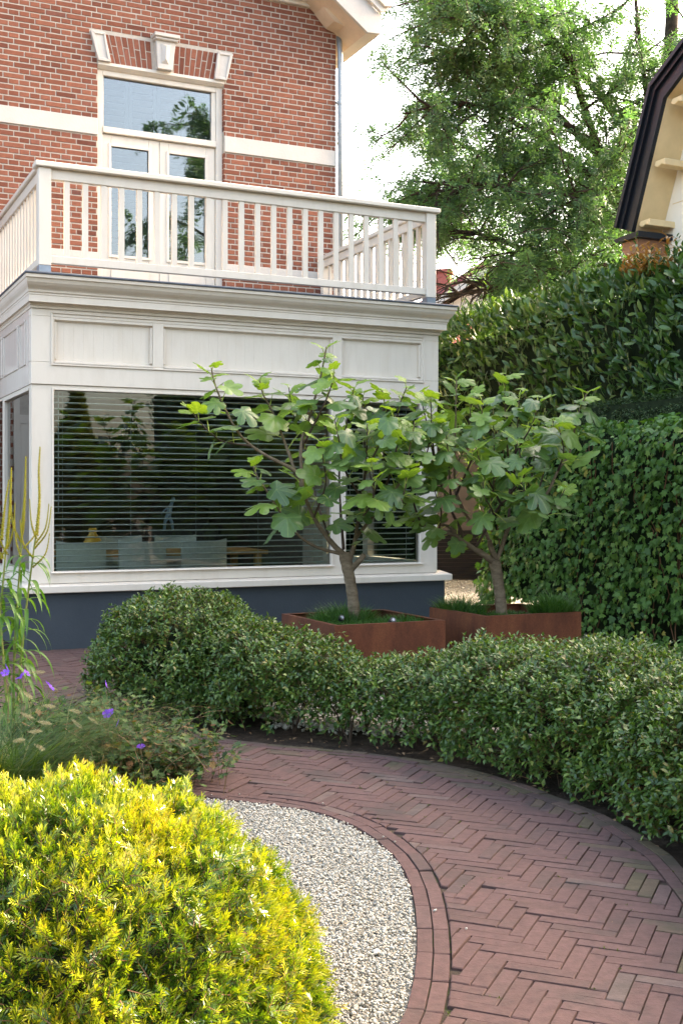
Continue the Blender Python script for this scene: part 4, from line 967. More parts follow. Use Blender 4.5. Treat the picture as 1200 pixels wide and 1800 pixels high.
# corten edging post at the hedge foot
r = empty('edging_post', (1.27, 5.16, 0)); tag(r, 'short rusty steel edging post at the hedge foot', 'post')
MB().box(-.028, .028, -.004, .004, 0, .19).box(.020, .028, .004, .05, 0, .19).build('upright', M['corten'], r)
MB().box(-.035, .035, -.012, .06, 0, .006).build('base_plate', M['black'], r)
FIG1 = dict(base=(0.1, 9.25),
 trunk=[(0.007, 0.0, 0.428), (-0.015, 0.0, 0.664), (-0.046, 0.0, 0.843), (-0.078, 0.0, 0.99)],
 stub=[(-0.02, 0.0, 0.865), (0.042, -0.05, 0.934), (0.077, -0.07, 0.98)],
 limbs=[
  (0.024, [(-0.078, 0.0, 0.976), (-0.175, -0.05, 1.085), (-0.294, -0.1, 1.263), (-0.378, -0.1, 1.466), (-0.422, -0.1, 1.585)]),
  (0.014, [(-0.422, -0.1, 1.585), (-0.483, -0.12, 1.629), (-0.622, -0.15, 1.698), (-0.763, -0.15, 1.791), (-0.855, -0.15, 1.896), (-0.95, -0.12, 2.074), (-1.013, -0.1, 2.229), (-1.035, -0.1, 2.335)]),
  (0.008, [(-0.736, -0.15, 1.773), (-0.933, -0.2, 1.801), (-1.02, -0.25, 1.856), (-1.102, -0.25, 1.938), (-1.159, -0.25, 2.016)]),
  (0.014, [(-0.409, -0.1, 1.532), (-0.488, 0.0, 1.752), (-0.562, 0.05, 1.934), (-0.609, 0.1, 2.045), (-0.673, 0.1, 2.162), (-0.7, 0.1, 2.266)]),
  (0.016, [(-0.378, -0.1, 1.466), (-0.388, -0.05, 1.773), (-0.345, 0.0, 1.931), (-0.296, 0.0, 2.096), (-0.247, 0.0, 2.274), (-0.203, 0.0, 2.497)]),
  (0.01, [(-0.366, -0.05, 1.799), (-0.245, -0.15, 2.014), (-0.174, -0.2, 2.172), (-0.144, -0.2, 2.295)]),
  (0.014, [(-0.087, 0.0, 0.981), (-0.246, -0.1, 1.029), (-0.362, -0.2, 1.099), (-0.443, -0.25, 1.187), (-0.519, -0.3, 1.292), (-0.611, -0.35, 1.439), (-0.688, -0.35, 1.554), (-0.718, -0.35, 1.64)]),
  (0.022, [(-0.046, 0.0, 0.909), (-0.002, 0.0, 1.043), (0.024, -0.05, 1.223), (0.05, -0.1, 1.4)]),
  (0.013, [(0.05, -0.1, 1.4), (0.074, -0.25, 1.574), (0.086, -0.3, 1.767), (0.09, -0.3, 1.918)]),
  (0.013, [(0.024, -0.05, 1.223), (0.148, 0.1, 1.445), (0.228, 0.2, 1.765), (0.23, 0.25, 2.087), (0.211, 0.25, 2.202)]),
  (0.014, [(-0.002, 0.0, 1.088), (0.165, -0.1, 1.312), (0.336, -0.2, 1.531), (0.402, -0.2, 1.793), (0.432, -0.2, 1.945)]),
  (0.012, [(0.165, -0.1, 1.312), (0.301, 0.0, 1.712), (0.324, 0.1, 2.031), (0.387, 0.1, 2.211)]),
  (0.012, [(-0.078, 0.0, 1.021), (-0.1, 0.2, 1.309), (-0.109, 0.35, 1.631), (-0.063, 0.4, 1.912), (0.002, 0.4, 2.238)]),
  (0.01, [(0.05, -0.1, 1.4), (-0.079, -0.35, 1.615), (-0.108, -0.45, 1.782), (-0.142, -0.45, 1.943)]),
  (0.01, [(-0.175, -0.05, 1.085), (-0.283, 0.25, 1.4), (-0.355, 0.35, 1.724), (-0.463, 0.4, 2.051), (-0.495, 0.4, 2.238)]),
  (0.01, [(0.143, -0.1, 1.29), (0.288, -0.3, 1.357), (0.348, -0.4, 1.451), (0.361, -0.4, 1.579)]),
  (0.009, [(0.074, -0.25, 1.574), (0.156, -0.4, 1.741), (0.231, -0.45, 1.867), (0.282, -0.45, 1.973)]),
  (0.009, [(0.148, 0.1, 1.445), (0.087, 0.45, 1.774), (0.088, 0.5, 2.011), (0.069, 0.5, 2.19)]),
  (0.009, [(0.024, -0.05, 1.223), (0.112, -0.45, 1.358), (0.129, -0.6, 1.483), (0.108, -0.62, 1.629)]),
  (0.009, [(0.336, -0.2, 1.531), (0.496, -0.1, 1.665), (0.56, 0.0, 1.846), (0.578, 0.0, 1.957)]),
  (0.009, [(-0.294, -0.1, 1.263), (-0.207, -0.4, 1.485), (-0.218, -0.5, 1.653), (-0.248, -0.5, 1.801)]),
 ])
FIG2 = dict(base=(1.318, 9.76),
 trunk=[(0.009, 0.0, 0.435), (-0.01, 0.0, 0.624), (-0.029, 0.0, 0.765), (-0.057, 0.0, 0.906)],
 stub=[(-0.038, 0.0, 0.906), (-0.091, -0.05, 1.016), (-0.103, -0.07, 1.073)],
 limbs=[
  (0.03, [(-0.057, 0.0, 0.882), (-0.124, -0.05, 0.937), (-0.233, -0.1, 1.004), (-0.328, -0.12, 1.065), (-0.405, -0.15, 1.122), (-0.526, -0.15, 1.154), (-0.669, -0.15, 1.205), (-0.785, -0.15, 1.261)]),
  (0.014, [(-0.365, -0.12, 1.089), (-0.428, -0.1, 1.181), (-0.592, -0.05, 1.231), (-0.683, 0.0, 1.296), (-0.824, 0.0, 1.4)]),
  (0.012, [(-0.328, -0.12, 1.098), (-0.349, -0.1, 1.172), (-0.41, -0.05, 1.302), (-0.476, 0.0, 1.471), (-0.542, 0.0, 1.682), (-0.603, 0.0, 1.965), (-0.669, 0.0, 2.256)]),
  (0.016, [(-0.057, 0.0, 0.953), (-0.126, 0.05, 1.14), (-0.196, 0.1, 1.186), (-0.282, 0.1, 1.281), (-0.362, 0.1, 1.443), (-0.377, 0.1, 1.638), (-0.367, 0.1, 1.97), (-0.362, 0.1, 2.256), (-0.358, 0.1, 2.389)]),
  (0.012, [(-0.219, -0.1, 1.018), (-0.13, -0.1, 1.172), (-0.07, -0.1, 1.284), (-0.014, -0.1, 1.367), (0.079, -0.1, 1.47), (0.103, -0.1, 1.773), (0.126, -0.1, 2.052), (0.135, -0.1, 2.238)]),
  (0.018, [(-0.038, 0.0, 0.906), (-0.0, 0.0, 1.0), (0.042, 0.0, 1.127), (0.094, 0.0, 1.212), (0.227, -0.05, 1.306), (0.359, -0.1, 1.447), (0.452, -0.1, 1.633), (0.545, -0.1, 1.773), (0.592, -0.1, 1.982), (0.638, -0.1, 2.145), (0.699, -0.1, 2.266)]),
  (0.012, [(0.042, 0.0, 1.127), (0.084, 0.1, 1.352), (0.089, 0.2, 1.688), (0.065, 0.2, 2.072), (0.055, 0.2, 2.418)]),
  (0.011, [(-0.362, 0.1, 1.443), (-0.304, -0.2, 1.63), (-0.223, -0.3, 1.856), (-0.196, -0.3, 2.061), (-0.191, -0.3, 2.194)]),
  (0.01, [(-0.476, 0.0, 1.471), (-0.543, -0.3, 1.582), (-0.596, -0.4, 1.851), (-0.609, -0.4, 2.122), (-0.614, -0.4, 2.212)]),
  (0.01, [(0.227, -0.05, 1.306), (0.301, -0.3, 1.263), (0.374, -0.4, 1.355), (0.442, -0.45, 1.481)]),
  (0.01, [(0.227, -0.05, 1.306), (0.363, 0.2, 1.544), (0.444, 0.25, 1.834), (0.477, 0.25, 2.052)]),
  (0.01, [(-0.014, -0.1, 1.367), (-0.145, -0.4, 1.535), (-0.224, -0.5, 1.668), (-0.264, -0.5, 1.802)]),
  (0.01, [(0.079, -0.1, 1.47), (0.126, -0.4, 1.581), (0.088, -0.5, 1.713), (0.057, -0.5, 1.846)]),
  (0.01, [(0.084, 0.1, 1.352), (0.299, 0.4, 1.547), (0.354, 0.5, 1.796), (0.344, 0.5, 1.994)]),
  (0.01, [(-0.126, 0.05, 1.14), (-0.02, 0.4, 1.449), (0.008, 0.5, 1.796), (-0.002, 0.5, 2.068)]),
  (0.01, [(-0.41, -0.05, 1.302), (-0.461, -0.4, 1.535), (-0.479, -0.5, 1.713), (-0.496, -0.5, 1.891)]),
  (0.009, [(-0.669, -0.15, 1.205), (-0.734, -0.3, 1.354), (-0.767, -0.4, 1.49), (-0.794, -0.4, 1.671)]),
  (0.009, [(0.227, -0.05, 1.306), (0.178, -0.5, 1.355), (0.117, -0.6, 1.444), (0.07, -0.62, 1.532)]),
  (0.009, [(-0.07, -0.1, 1.284), (-0.157, -0.5, 1.355), (-0.214, -0.6, 1.444), (-0.216, -0.62, 1.576)]),
  (0.009, [(0.452, -0.1, 1.633), (0.442, -0.4, 1.761), (0.401, -0.5, 1.891), (0.379, -0.5, 1.98)]),
  (0.009, [(-0.282, 0.1, 1.281), (-0.387, 0.4, 1.596), (-0.452, 0.5, 1.895), (-0.477, 0.5, 2.117)]),
  (0.009, [(-0.377, 0.1, 1.638), (-0.265, 0.4, 1.841), (-0.205, 0.5, 2.093), (-0.19, 0.5, 2.266)]),
  (0.008, [(-0.526, -0.15, 1.154), (-0.528, -0.4, 1.31), (-0.581, -0.5, 1.445), (-0.595, -0.5, 1.579)]),
  (0.008, [(0.103, -0.1, 1.773), (0.187, -0.3, 1.947), (0.233, -0.3, 2.061), (0.256, -0.3, 2.175)]),
 ])

# ================================================================== HEDGES ON THE RIGHT BOUNDARY (run along the house's depth)
def wall_leaves(u, v0, v1, z0, z1, n_, bul=.05, seed=0.0):
    """points on the upright face towards the house and on the rounded top"""
    H_ = z1-z0; top = .22; q = rng.uniform(0, 1, n_)*(H_+.35); v = rng.uniform(v0, v1, n_)
    onf = q < H_
    z = np.where(onf, z0+q, z1); du = np.where(onf, 0, q-H_)
    rnd_ = np.clip((z-(z1-top))/top, 0, 1); du = np.where(onf, .14*rnd_**2.2, du+.14); z = np.where(onf, z, z1+.02)
    P = np.array([W(u+d_, v_, z_) for d_, v_, z_ in zip(du, v, z)])
    nu = np.where(onf, -1+.6*rnd_, -.15); nz = np.where(onf, .9*rnd_, 1.0)
    Nn = nrm(np.c_[nu[:, None]*CU, nz]); P = P+Nn*(fnoise(P, 1.6, seed)*bul+fnoise(P, 5, seed+4)*bul*.6)[:, None]
    return P, Nn
# --- ivy screen
ivy = empty('ivy_hedge', W(5.1, -2.4)); tag(ivy, 'tall square screen of lobed ivy leaves on the right', 'ivy hedge')
P, Nn = wall_leaves(5.0, -4.6, .12, .0, 2.10, 9400, .09, 2)
# end face towards the passage
n2 = 700; Pe = np.array([W(a_, .14, z_) for a_, z_ in zip(rng.uniform(5.0, 5.35, n2), rng.uniform(0, 2.05, n2))]); Ne = np.tile(np.array([*CV, .1]), (n2, 1))
Pe += jit(n2, .03); P = np.vstack([P, Pe]); Nn = np.vstack([Nn, Ne])
n_ = len(P); dirs = nrm(np.array([0, 0, -1.0])+jit(n_, .5)+Nn*.35); ups = nrm(Nn+np.array([0, 0, .35])+jit(n_, .28))
P = P+Nn*rng.uniform(-.05, .045, (n_, 1)); thin = ((P[:, 2] < .35) & (rng.uniform(0, 1, n_) < .45)) | ((fnoise(P, 5.5, 53) < -.28) & (rng.uniform(0, 1, n_) < .5)); P, dirs, ups = P[~thin], dirs[~thin], ups[~thin]
split_leaves(ivy, IVY, P, frames(dirs, ups), rng.uniform(.028, .066, len(P)), M['L_ivy'], 300, score=np.where(in_view(P), np.linalg.norm(P-CAM, axis=1)+rng.uniform(0, 3, len(P)), 1e9))
def local_box(root, u0, u1, v0, v1, z0, z1, name, mat):
    o = MB().box(u0, u1, v0, v1, z0, z1).build(name, M[mat], root)
    m4 = Matrix.Translation((C0[0], C0[1], 0)) @ Matrix.Rotation(A, 4, 'Z'); o.matrix_basis = root.matrix_basis.inverted() @ m4; return o
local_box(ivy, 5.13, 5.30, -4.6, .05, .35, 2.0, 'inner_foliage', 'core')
b = MB(); lc = np.array(ivy.location)
for k in range(30):
    v = random.uniform(-4.5, .05); pts = []; u = 5.08
    for i in range(8): pts.append(np.array(W(u+random.gauss(0, .02), v, i*.28))-lc); v += random.gauss(0, .09)
    b.tube(pts, .006, 4)
tag(b.build('ivy_stem', M['twig'], ivy), kind='stuff')
# --- dark clipped strip between ivy and laurel
st = empty('clipped_hedge', W(5.8, -2.5)); tag(st, 'narrow dark clipped hedge top between ivy and laurel', 'hedge')
P, Nn = wall_leaves(5.62, -4.6, -.55, 2.05, 2.42, 2400, .05, 7)
lp, lm, ls, tv, tf = sprigs(P, Nn, .06, 3, .030, .3, .5)
V, F = spread(LEAF4[0], LEAF4[1], lp-np.array(st.location), lm, ls); mesh_np('foliage', V, F, M['L_dark'], st, kind='stuff')
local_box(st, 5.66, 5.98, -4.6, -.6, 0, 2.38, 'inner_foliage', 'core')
# --- cherry laurel
lau = empty('laurel_hedge', W(6.4, -2)); tag(lau, 'tall glossy cherry laurel hedge behind the ivy', 'laurel hedge')
P1_, N1_ = wall_leaves(6.02, -2.9, 4.3, 1.7, 3.78, 6300, .16, 12)
P2_, N2_ = wall_leaves(6.02, -3.6, 4.3, 3.5, 3.84, 1900, .2, 14)
P3_, N3_ = wall_leaves(6.02, -17.0, -2.9, .1, 4.16, 4600, .16, 17)  # unseen near run of the hedge, height set to shade path and gravel
P = np.vstack([P1_, P2_, P3_]); Nn = np.vstack([N1_, N2_, N3_]); uu, vv = UV(P)
P = np.c_[P[:, :2], P[:, 2]]; gone = (vv > -.4) & (P[:, 2] < 2.05+.12*np.sin(vv*4)); P, Nn = P[~gone], Nn[~gone]
patch = (fnoise(P, 2.0, 61) < -.38); P, Nn = P[~patch], Nn[~patch]
n_ = len(P); d = nrm(Nn*.75+np.array([0, 0, .75])+jit(n_, .55)); P = P+Nn*rng.uniform(-.16, .05, (n_, 1))
split_leaves(lau, LAUREL, P, frames(d, nrm(Nn+np.array([0, 0, .5])+jit(n_, .4))), rng.uniform(.095, .16, n_), M['L_laurel'], 300, score=np.where(in_view(P) & (px(P)[:, 1] < 715), np.linalg.norm(P-CAM, axis=1)+rng.uniform(0, 3, n_), 1e9))
# upright shoots standing above the clipped top
sp, sd_, su, ss = [], [], [], []
for k in range(300):
    v = random.uniform(-3.4, 3.3); base = np.array(W(6.2+random.uniform(-.1, .5), v, 3.78)); hgt = random.uniform(.08, .3) + (.34 if random.random() < .06 else 0); lean = np.array([random.gauss(0, .12), random.gauss(0, .12), 1])
    for i in range(int(5+hgt*22)):
        t_ = (i+1)/(5+hgt*22); th = i*2.4; sp.append(base+lean*hgt*t_); q = np.array([math.cos(th), math.sin(th), .75+.6*t_]); sd_.append(q); su.append(np.array([-math.cos(th)*.6, -math.sin(th)*.6, 1])); ss.append(random.uniform(.06, .11)*(1.1-.4*t_))
sp, sd_, su, ss = np.array(sp), np.array(sd_), np.array(su), np.array(ss)
V, F = spread(LAUREL[0], LAUREL[1], sp-np.array(lau.location), frames(sd_, su), ss); mesh_np('top_shoots', V, F, M['L_laurel'], lau, kind='stuff')
bp, bd, bu, bs_ = [], [], [], []  # added shoots, coloured to stand in for the lens flare's orange patch
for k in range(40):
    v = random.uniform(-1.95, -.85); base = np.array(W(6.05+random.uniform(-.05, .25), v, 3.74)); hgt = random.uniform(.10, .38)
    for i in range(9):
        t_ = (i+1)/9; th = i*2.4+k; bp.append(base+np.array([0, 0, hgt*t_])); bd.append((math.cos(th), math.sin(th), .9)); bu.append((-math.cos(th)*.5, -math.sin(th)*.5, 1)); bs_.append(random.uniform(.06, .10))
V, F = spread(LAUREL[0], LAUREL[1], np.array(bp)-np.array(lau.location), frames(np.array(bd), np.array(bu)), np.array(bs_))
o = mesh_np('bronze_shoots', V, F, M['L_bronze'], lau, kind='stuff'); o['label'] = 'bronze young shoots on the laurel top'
# solid cores inside; the unseen near one stands taller to block the sun
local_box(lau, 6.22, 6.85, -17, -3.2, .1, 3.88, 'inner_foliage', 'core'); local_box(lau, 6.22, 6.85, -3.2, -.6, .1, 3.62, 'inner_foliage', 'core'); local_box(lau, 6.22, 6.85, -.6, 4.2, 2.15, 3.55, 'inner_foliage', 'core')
b = MB(); lc = np.array(lau.location)
for k in range(16):
    v = -8.3+k*.46; x, y, _ = W(6.5+random.uniform(-.1, .2), v); b = MB()
    b.tube([np.array((x, y, -.02))-lc, np.array((x+random.gauss(0, .04), y, 1.2))-lc, np.array((x+random.gauss(0, .08), y, 2.4))-lc], [.035, .028, .02], 6); b.build('stem', M['stem'], lau)

# ================================================================== BUILDINGS BEHIND
# neighbour's cream gable with a gambrel roof (gable faces the house, runs along v)
nb_ = empty('neighbour_house', (C0[0]-CV[0]*.2, C0[1]-CV[1]*.2, 0), A); tag(nb_, 'cream rendered neighbour house with black edged gambrel roof', 'house')
UG = 8.4; apex = (-2.5, 8.35)
prof = [(1.42, -.1), (1.42, 4.75), (.72, 6.45), (apex[0], 8.2), (-5.72, 6.45), (-6.42, 4.75), (-6.42, -.1)]
MB().prism(prof, 'x', UG, UG+7).build('wall', M['render'], nb_)
for z in (5.25, 6.05): 
    hw_ = .012; MB().box(UG-.004, UG+.01, -6.0, 1.1 if z < 6 else .8, z, z+hw_).build('render_joint', M['soffit'], nb_)
def strip(name, pts, u0, u1, t_in, t_out, mat):
    """band following the roof outline: pts in (v,z), thickness measured outwards"""
    Pp = [np.array(p) for p in pts]; nn = []
    for i in range(len(Pp)):
        a = Pp[max(i-1, 0)]; b_ = Pp[min(i+1, len(Pp)-1)]; t_ = (b_-a)/np.linalg.norm(b_-a); nn.append(np.array([-t_[1], t_[0]])*-1)
    inn = [p+q*t_in for p, q in zip(Pp, nn)]; ou = [p+q*t_out for p, q in zip(Pp, nn)]
    b = MB()
    for i in range(len(Pp)-1):
        b.prism([tuple(inn[i]), tuple(inn[i+1]), tuple(ou[i+1]), tuple(ou[i])], 'x', u0, u1)
    return b.build(name, M[mat], nb_)
line = [(1.33, 4.90), (.71, 6.46), (-2.5, 8.36), (-5.71, 6.46), (-6.33, 4.90)]
# outline runs right to left in v, so its left-hand normal points inwards: negative is outwards
strip('verge_board', line, UG-.50, UG-.44, -.02, .14, 'blackpaint')
strip('verge_moulding', line, UG-.54, UG-.44, .145, .21, 'blackpaint')
strip('verge_capping', line, UG-.58, UG-.40, .215, .27, 'blackpaint')
strip('verge_soffit', line, UG-.439, UG+.0, -.015, .02, 'soffit')
strip('roof', line, UG-.39, UG+7.2, .03, .20, 'tile')
def bracket(v, z, ang):
    o = MB().prism([(-.02, 0), (.16, 0), (.19, -.05), (.12, -.085), (.05, -.06), (-.02, -.085)], 'x', UG-.42, UG+.02).build('bracket', M['soffit'], nb_)
    o.location = (0, v, z); o.rotation_euler = (ang, 0, 0); bevel(o, .008)
for v, z in ((.55, 6.42), (.86, 5.72), (1.16, 5.02)): bracket(v-.08, z, 0)
# boxed gutter end
gt = MB().prism([(1.20, 4.60), (1.42, 4.60), (1.50, 4.68), (1.50, 4.78), (1.18, 4.78)], 'x', UG-.50, UG+7).build('gutter_box', M['gutterwood'], nb_)
MB().prism([(1.10, 4.785), (1.56, 4.785), (1.60, 4.84), (1.10, 4.86)], 'x', UG-.56, UG+7).build('gutter_lip', M['blackpaint'], gt)
MB().prism([(1.25, 4.53), (1.36, 4.53), (1.40, 4.597), (1.22, 4.597)], 'x', UG-.46, UG+7).build('gutter_mould', M['soffit'], gt)
MB().tube([(UG-.05, 1.36, -.1), (UG-.05, 1.36, 4.42)], .045, 8).build('downpipe', M['pipe'], nb_, True)
# far house between the balcony and the tree
fh = empty('far_house', (4.4, 35.5, 0), R(-14)); tag(fh, 'distant cream house with red tiled roof and chimney', 'house')
MB().prism([(-3.6, -.1), (3.6, -.1), (3.6, 5.9), (0, 8.05), (-3.6, 5.9)], 'y', 0, 9).build('wall', M['render'], fh)
MB().prism([(-4.2, 5.62), (0, 8.12), (4.2, 5.62), (4.2, 5.86), (0, 8.36), (-4.2, 5.86)], 'y', -.5, -.42).build('barge_board', M['stone'], fh)
MB().prism([(-4.25, 5.87), (0, 8.37), (4.25, 5.87), (4.25, 5.98), (0, 8.5), (-4.25, 5.98)], 'y', -.55, -.40).build('verge_tile', M['verge'], fh)
rf = MB().prism([(-4.3, 5.8), (0, 8.34), (4.3, 5.8), (4.3, 5.9), (0, 8.46), (-4.3, 5.9)], 'y', -.4, 9.4).build('roof', M['tile'], fh)
tm = MB()
sA = math.atan2(2.55, 4.3)
for i in range(16):
    for j in range(14):
        x = -4.3+.15+i*.27; y = -.3+j*.33; z = 5.92+(x+4.3)*2.55/4.3
        tm.tube([(x-.14, y, z-.06), (x+.14, y, z+.11)], [.11, .10], 6)
tag(tm.build('roof_tile', M['tile'], rf), kind='stuff')
MB().box(-1.75, -1.25, .6, 1.1, 7.0, 8.55).box(-1.8, -1.2, .55, 1.15, 8.45, 8.55).build('chimney', M['tile'], rf)
wn = MB().box(-1.2, -.1, -.03, .02, 5.9, 6.9).build('window', M['paint'], fh); MB().box(-1.1, -.2, -.04, -.031, 6.0, 6.8).build('pane', M['glass_up'], wn)
# dark slatted shed at the end of the passage
sh = empty('garden_shed', (2.3, 20.9, 0), R(4)); tag(sh, 'dark slatted shed at the end of the side passage', 'shed')
MB().box(-2.2, 3.0, .03, 2.2, 0, 2.35).build('wall', M['taupe'], sh)
me = MB().box(-2.2, 3.0, 0, .03, 0, .062).mesh('slat'); me.materials.append(M['blackwood'])
for i in range(12):
    o = bpy.data.objects.new('slat', me); col.objects.link(o); o.parent = sh; o.location = (0, -.002*(i % 2), .02+i*.072)
MB().box(-2.3, 3.1, -.1, 2.3, 2.35, 2.43).build('roof', M['blackwood'], sh)

# ================================================================== TREES
def limb_mesh(branches, name, mat, root, seg=7):
    loc = np.array(root.location); b = MB()
    for pts, rad in branches: b.tube([np.array(p)-loc for p in pts], rad, seg, cap=False)
    o = b.build(name, M[mat], root, True); return o
def grow(p, d, L, r, n_, curve, gravity):
    pts = [p]; d = d/np.linalg.norm(d)
    for i in range(n_):
        d = d+rng.normal(0, curve, 3)+np.array([0, 0, gravity]); d /= np.linalg.norm(d); pts.append(pts[-1]+d*L/n_)
    return np.array(pts), d
def compound(pos, dirs, n_leaf, ll, lw, length):
    """pinnate leaves: returns leaflets as diamonds"""
    n_ = len(pos); d = nrm(dirs); up = nrm(np.array([0, 0, 1.0])+jit(n_, .5)); Fm = frames(d, up); y = Fm[:, :, 1]; z = Fm[:, :, 2]
    L = length*rng.uniform(.7, 1.2, n_); P, D_, U_ = [], [], []
    for k in range(n_leaf):
        t_ = (k//2+1)/(n_leaf/2); sg = 1 if k % 2 else -1
        drop = -.35*t_*t_
        P.append(pos+d*(L*t_)[:, None]+np.array([0, 0, 1])*(L*drop)[:, None]); D_.append(nrm(y*sg+d*.55+np.array([0, 0, -.25])+jit(n_, .15))); U_.append(z+jit(n_, .3))
    P, D_, U_ = np.vstack(P), np.vstack(D_), np.vstack(U_)
    tv = DIAM[0]*np.array([ll, ll*lw/.4/ll*ll/ll if False else lw*2.5, 1])
    return spread(tv, DIAM[1], P, frames(D_, U_), rng.uniform(.75, 1.2, len(P)))
def locust(name, base, label, limbs, ntw, nleaf, leafn, ll, lw, crowncheck, mat='L_locust', seed=1, group=None):
    root = empty(name, base); tag(root, label, 'tree', group); br = []; ends = []
    trunk = limbs[0]; bb = np.array(base)
    for pts, r0, r1 in limbs:
        P = smooth3(np.array(pts, float)+bb); br.append((P, np.linspace(r0, r1, len(P))))
        ends.append((P, r1))
    trunkset = br[:1]; limb_mesh(trunkset, 'trunk', 'bark', root, 9)
    tw, tips = [], []
    for (P, r1), (pts, r0, _) in zip(ends[1:], limbs[1:]):
        k = max(3, int(len(P)*.9)); s0 = int(len(P)*.18)
        for q in range(ntw):
            i = random.randrange(s0, len(P)-1); t_ = P[i+1]-P[i]; d = nrm(t_)*.6+rng.normal(0, .75, 3); d[2] = d[2]*.6+.1
            L = random.uniform(.6, 1.5); pp, dd = grow(P[i], d, L, .02, 5, .16, -.06); tw.append((pp, np.linspace(.024, .007, 6)))
            for s in range(4):
                j = random.randrange(1, 6); d2 = nrm(pp[j]-pp[j-1])*.7+rng.normal(0, .6, 3); p3, _ = grow(pp[j], d2, random.uniform(.4, 1.0), .01, 4, .16, -.10); tw.append((p3, np.linspace(.009, .003, 5))); tips.append(p3)
            tips.append(pp[2:])
        tips.append(P[-6:])
    for pts, rad in br[1:]: limb_mesh([(pts, rad)], 'branch', 'bark', root, 7)
    o = limb_mesh(tw, 'twig', 'bark', root, 4); o['kind'] = 'stuff'
    segs = np.array([(p[i], p[i+1]) for p in tips for i in range(len(p)-1)])
    i = rng.integers(0, len(segs), nleaf); t_ = rng.uniform(0, 1, (nleaf, 1)); pos = segs[i, 0]*(1-t_)+segs[i, 1]*t_+jit(nleaf, .05)
    ok = crowncheck(pos); pos = pos[ok]; dd = nrm(segs[i, 1]-segs[i, 0])[ok]
    dirs = dd*.5+jit(len(pos), .7)+np.array([0, 0, -.15])
    V, F = compound(pos-bb, dirs, leafn, ll, lw, .17); mesh_np('crown', V, F, M[mat], root, kind='stuff')
    return root
def smooth3(P, k=6):
    outp = []
    for i in range(len(P)-1):
        p0, p1, p2, p3 = P[max(i-1, 0)], P[i], P[i+1], P[min(i+2, len(P)-1)]
        for t_ in np.linspace(0, 1, k, endpoint=False): outp.append(.5*((2*p1)+(-p0+p2)*t_+(2*p0-5*p1+4*p2-p3)*t_*t_+(-p0+3*p1-3*p2+p3)*t_**3))
    outp.append(P[-1]); return np.array(outp)
LB = (5.9, 20.8, 0)
limbs = [([(0,0,-.1),(-.05,0,2.5),(-.2,.1,5.0),(-.25,.1,7.2),(-.1,0,9.5),(0,.1,12)], .24, .09),
 ([(-.2,.1,4.6),(-.7,-.3,5.6),(-1.3,-.7,6.8),(-1.9,-1.0,8.2),(-2.3,-1.2,9.6),(-2.5,-1.2,11)], .10, .03),
 ([(-1.1,-.6,6.4),(-2.0,-1.2,7.0),(-3.0,-1.6,7.5),(-3.9,-1.8,7.8),(-4.9,-1.9,7.6)], .07, .015),
 ([(-1.5,-.8,7.2),(-2.6,-.6,8.4),(-3.4,-.4,9.4),(-4.0,-.3,10.4)], .07, .02),
 ([(-.2,.1,4.0),(-1.2,-.6,4.7),(-2.4,-1.2,5.3),(-3.5,-1.6,5.7),(-4.5,-1.7,5.8)], .09, .015),
 ([(-.1,.1,3.4),(-1.0,-.7,3.9),(-2.0,-1.2,4.5),(-3.0,-1.5,4.9),(-3.8,-1.4,4.8)], .07, .012),
 ([(-.22,.1,5.6),(-.9,.9,6.6),(-1.9,1.6,7.4),(-3.0,2.0,8.0),(-4.2,2.0,8.6)], .09, .015),
 ([(-.2,.1,6.4),(-.6,-.8,7.4),(-1.0,-1.6,8.4),(-1.3,-2.2,9.6)], .08, .02),
 ([(-.2,.1,5.0),(-.5,-1.0,5.6),(-1.0,-1.9,6.0),(-1.7,-2.6,6.2),(-2.6,-3.0,6.0)], .08, .014),
 ([(-.1,0,8.4),(.3,-.6,9.4),(.5,-1.0,10.4),(.5,-1.2,11.5)], .08, .03),
 ([(-.2,.1,6.8),(.6,-.4,7.8),(1.2,-.6,8.8),(1.5,-.6,10)], .08, .02),
 ([(-.25,.1,7.0),(-1.2,.4,8.6),(-2.2,.5,9.8),(-3.2,.5,10.8)], .08, .02),
 ([(-.2,.1,4.4),(-.9,.6,5.0),(-2.0,1.2,5.6),(-3.2,1.5,6.4),(-4.3,1.6,6.9)], .08, .014),
 ([(-1.9,-1.0,7.6),(-2.9,-1.3,8.0),(-3.6,-1.4,8.6),(-4.2,-1.4,8.9)], .05, .012),
 ([(-1.6,-1.1,6.6),(-2.8,-.9,6.6),(-3.8,-.7,6.9),(-4.8,-.6,6.6)], .06, .012),
 ([(-1.2,-.6,4.9),(-2.2,-.4,5.2),(-3.3,-.2,5.1),(-4.3,-.1,5.0)], .06, .012),
 ([(-.6,-.5,4.9),(-1.3,-1.6,5.2),(-2.2,-2.4,5.0),(-3.0,-2.7,4.6)], .06, .012),
 ([(-2.0,-1.1,8.6),(-2.9,-2.0,9.2),(-3.4,-2.4,9.2),(-3.9,-2.5,8.8)], .05, .012),
 ([(-.4,-.6,7.2),(.2,-1.6,7.8),(.5,-2.3,7.9),(.4,-2.9,7.6)], .06, .012),
 ([(-1.4,-.9,6.4),(-2.6,-1.8,6.2),(-3.6,-2.2,6.4),(-4.5,-2.3,6.2)], .05, .012),
 ([(-2.4,-1.2,9.0),(-3.2,-1.5,9.6),(-3.7,-1.6,9.9),(-4.1,-1.6,9.7)], .05, .012)]
def cc(p):
    q = px(p); xx_, yy_ = q[:, 0], q[:, 1]
    skirt = (p[:, 0] < 2.5) & (p[:, 2] < 5.75-.25*np.sin(p[:, 0]*9))
    return ~skirt & ((xx_ > -40) & (xx_ < 1260) & (yy_ > -60) | (rng.uniform(0, 1, len(p)) < .35))
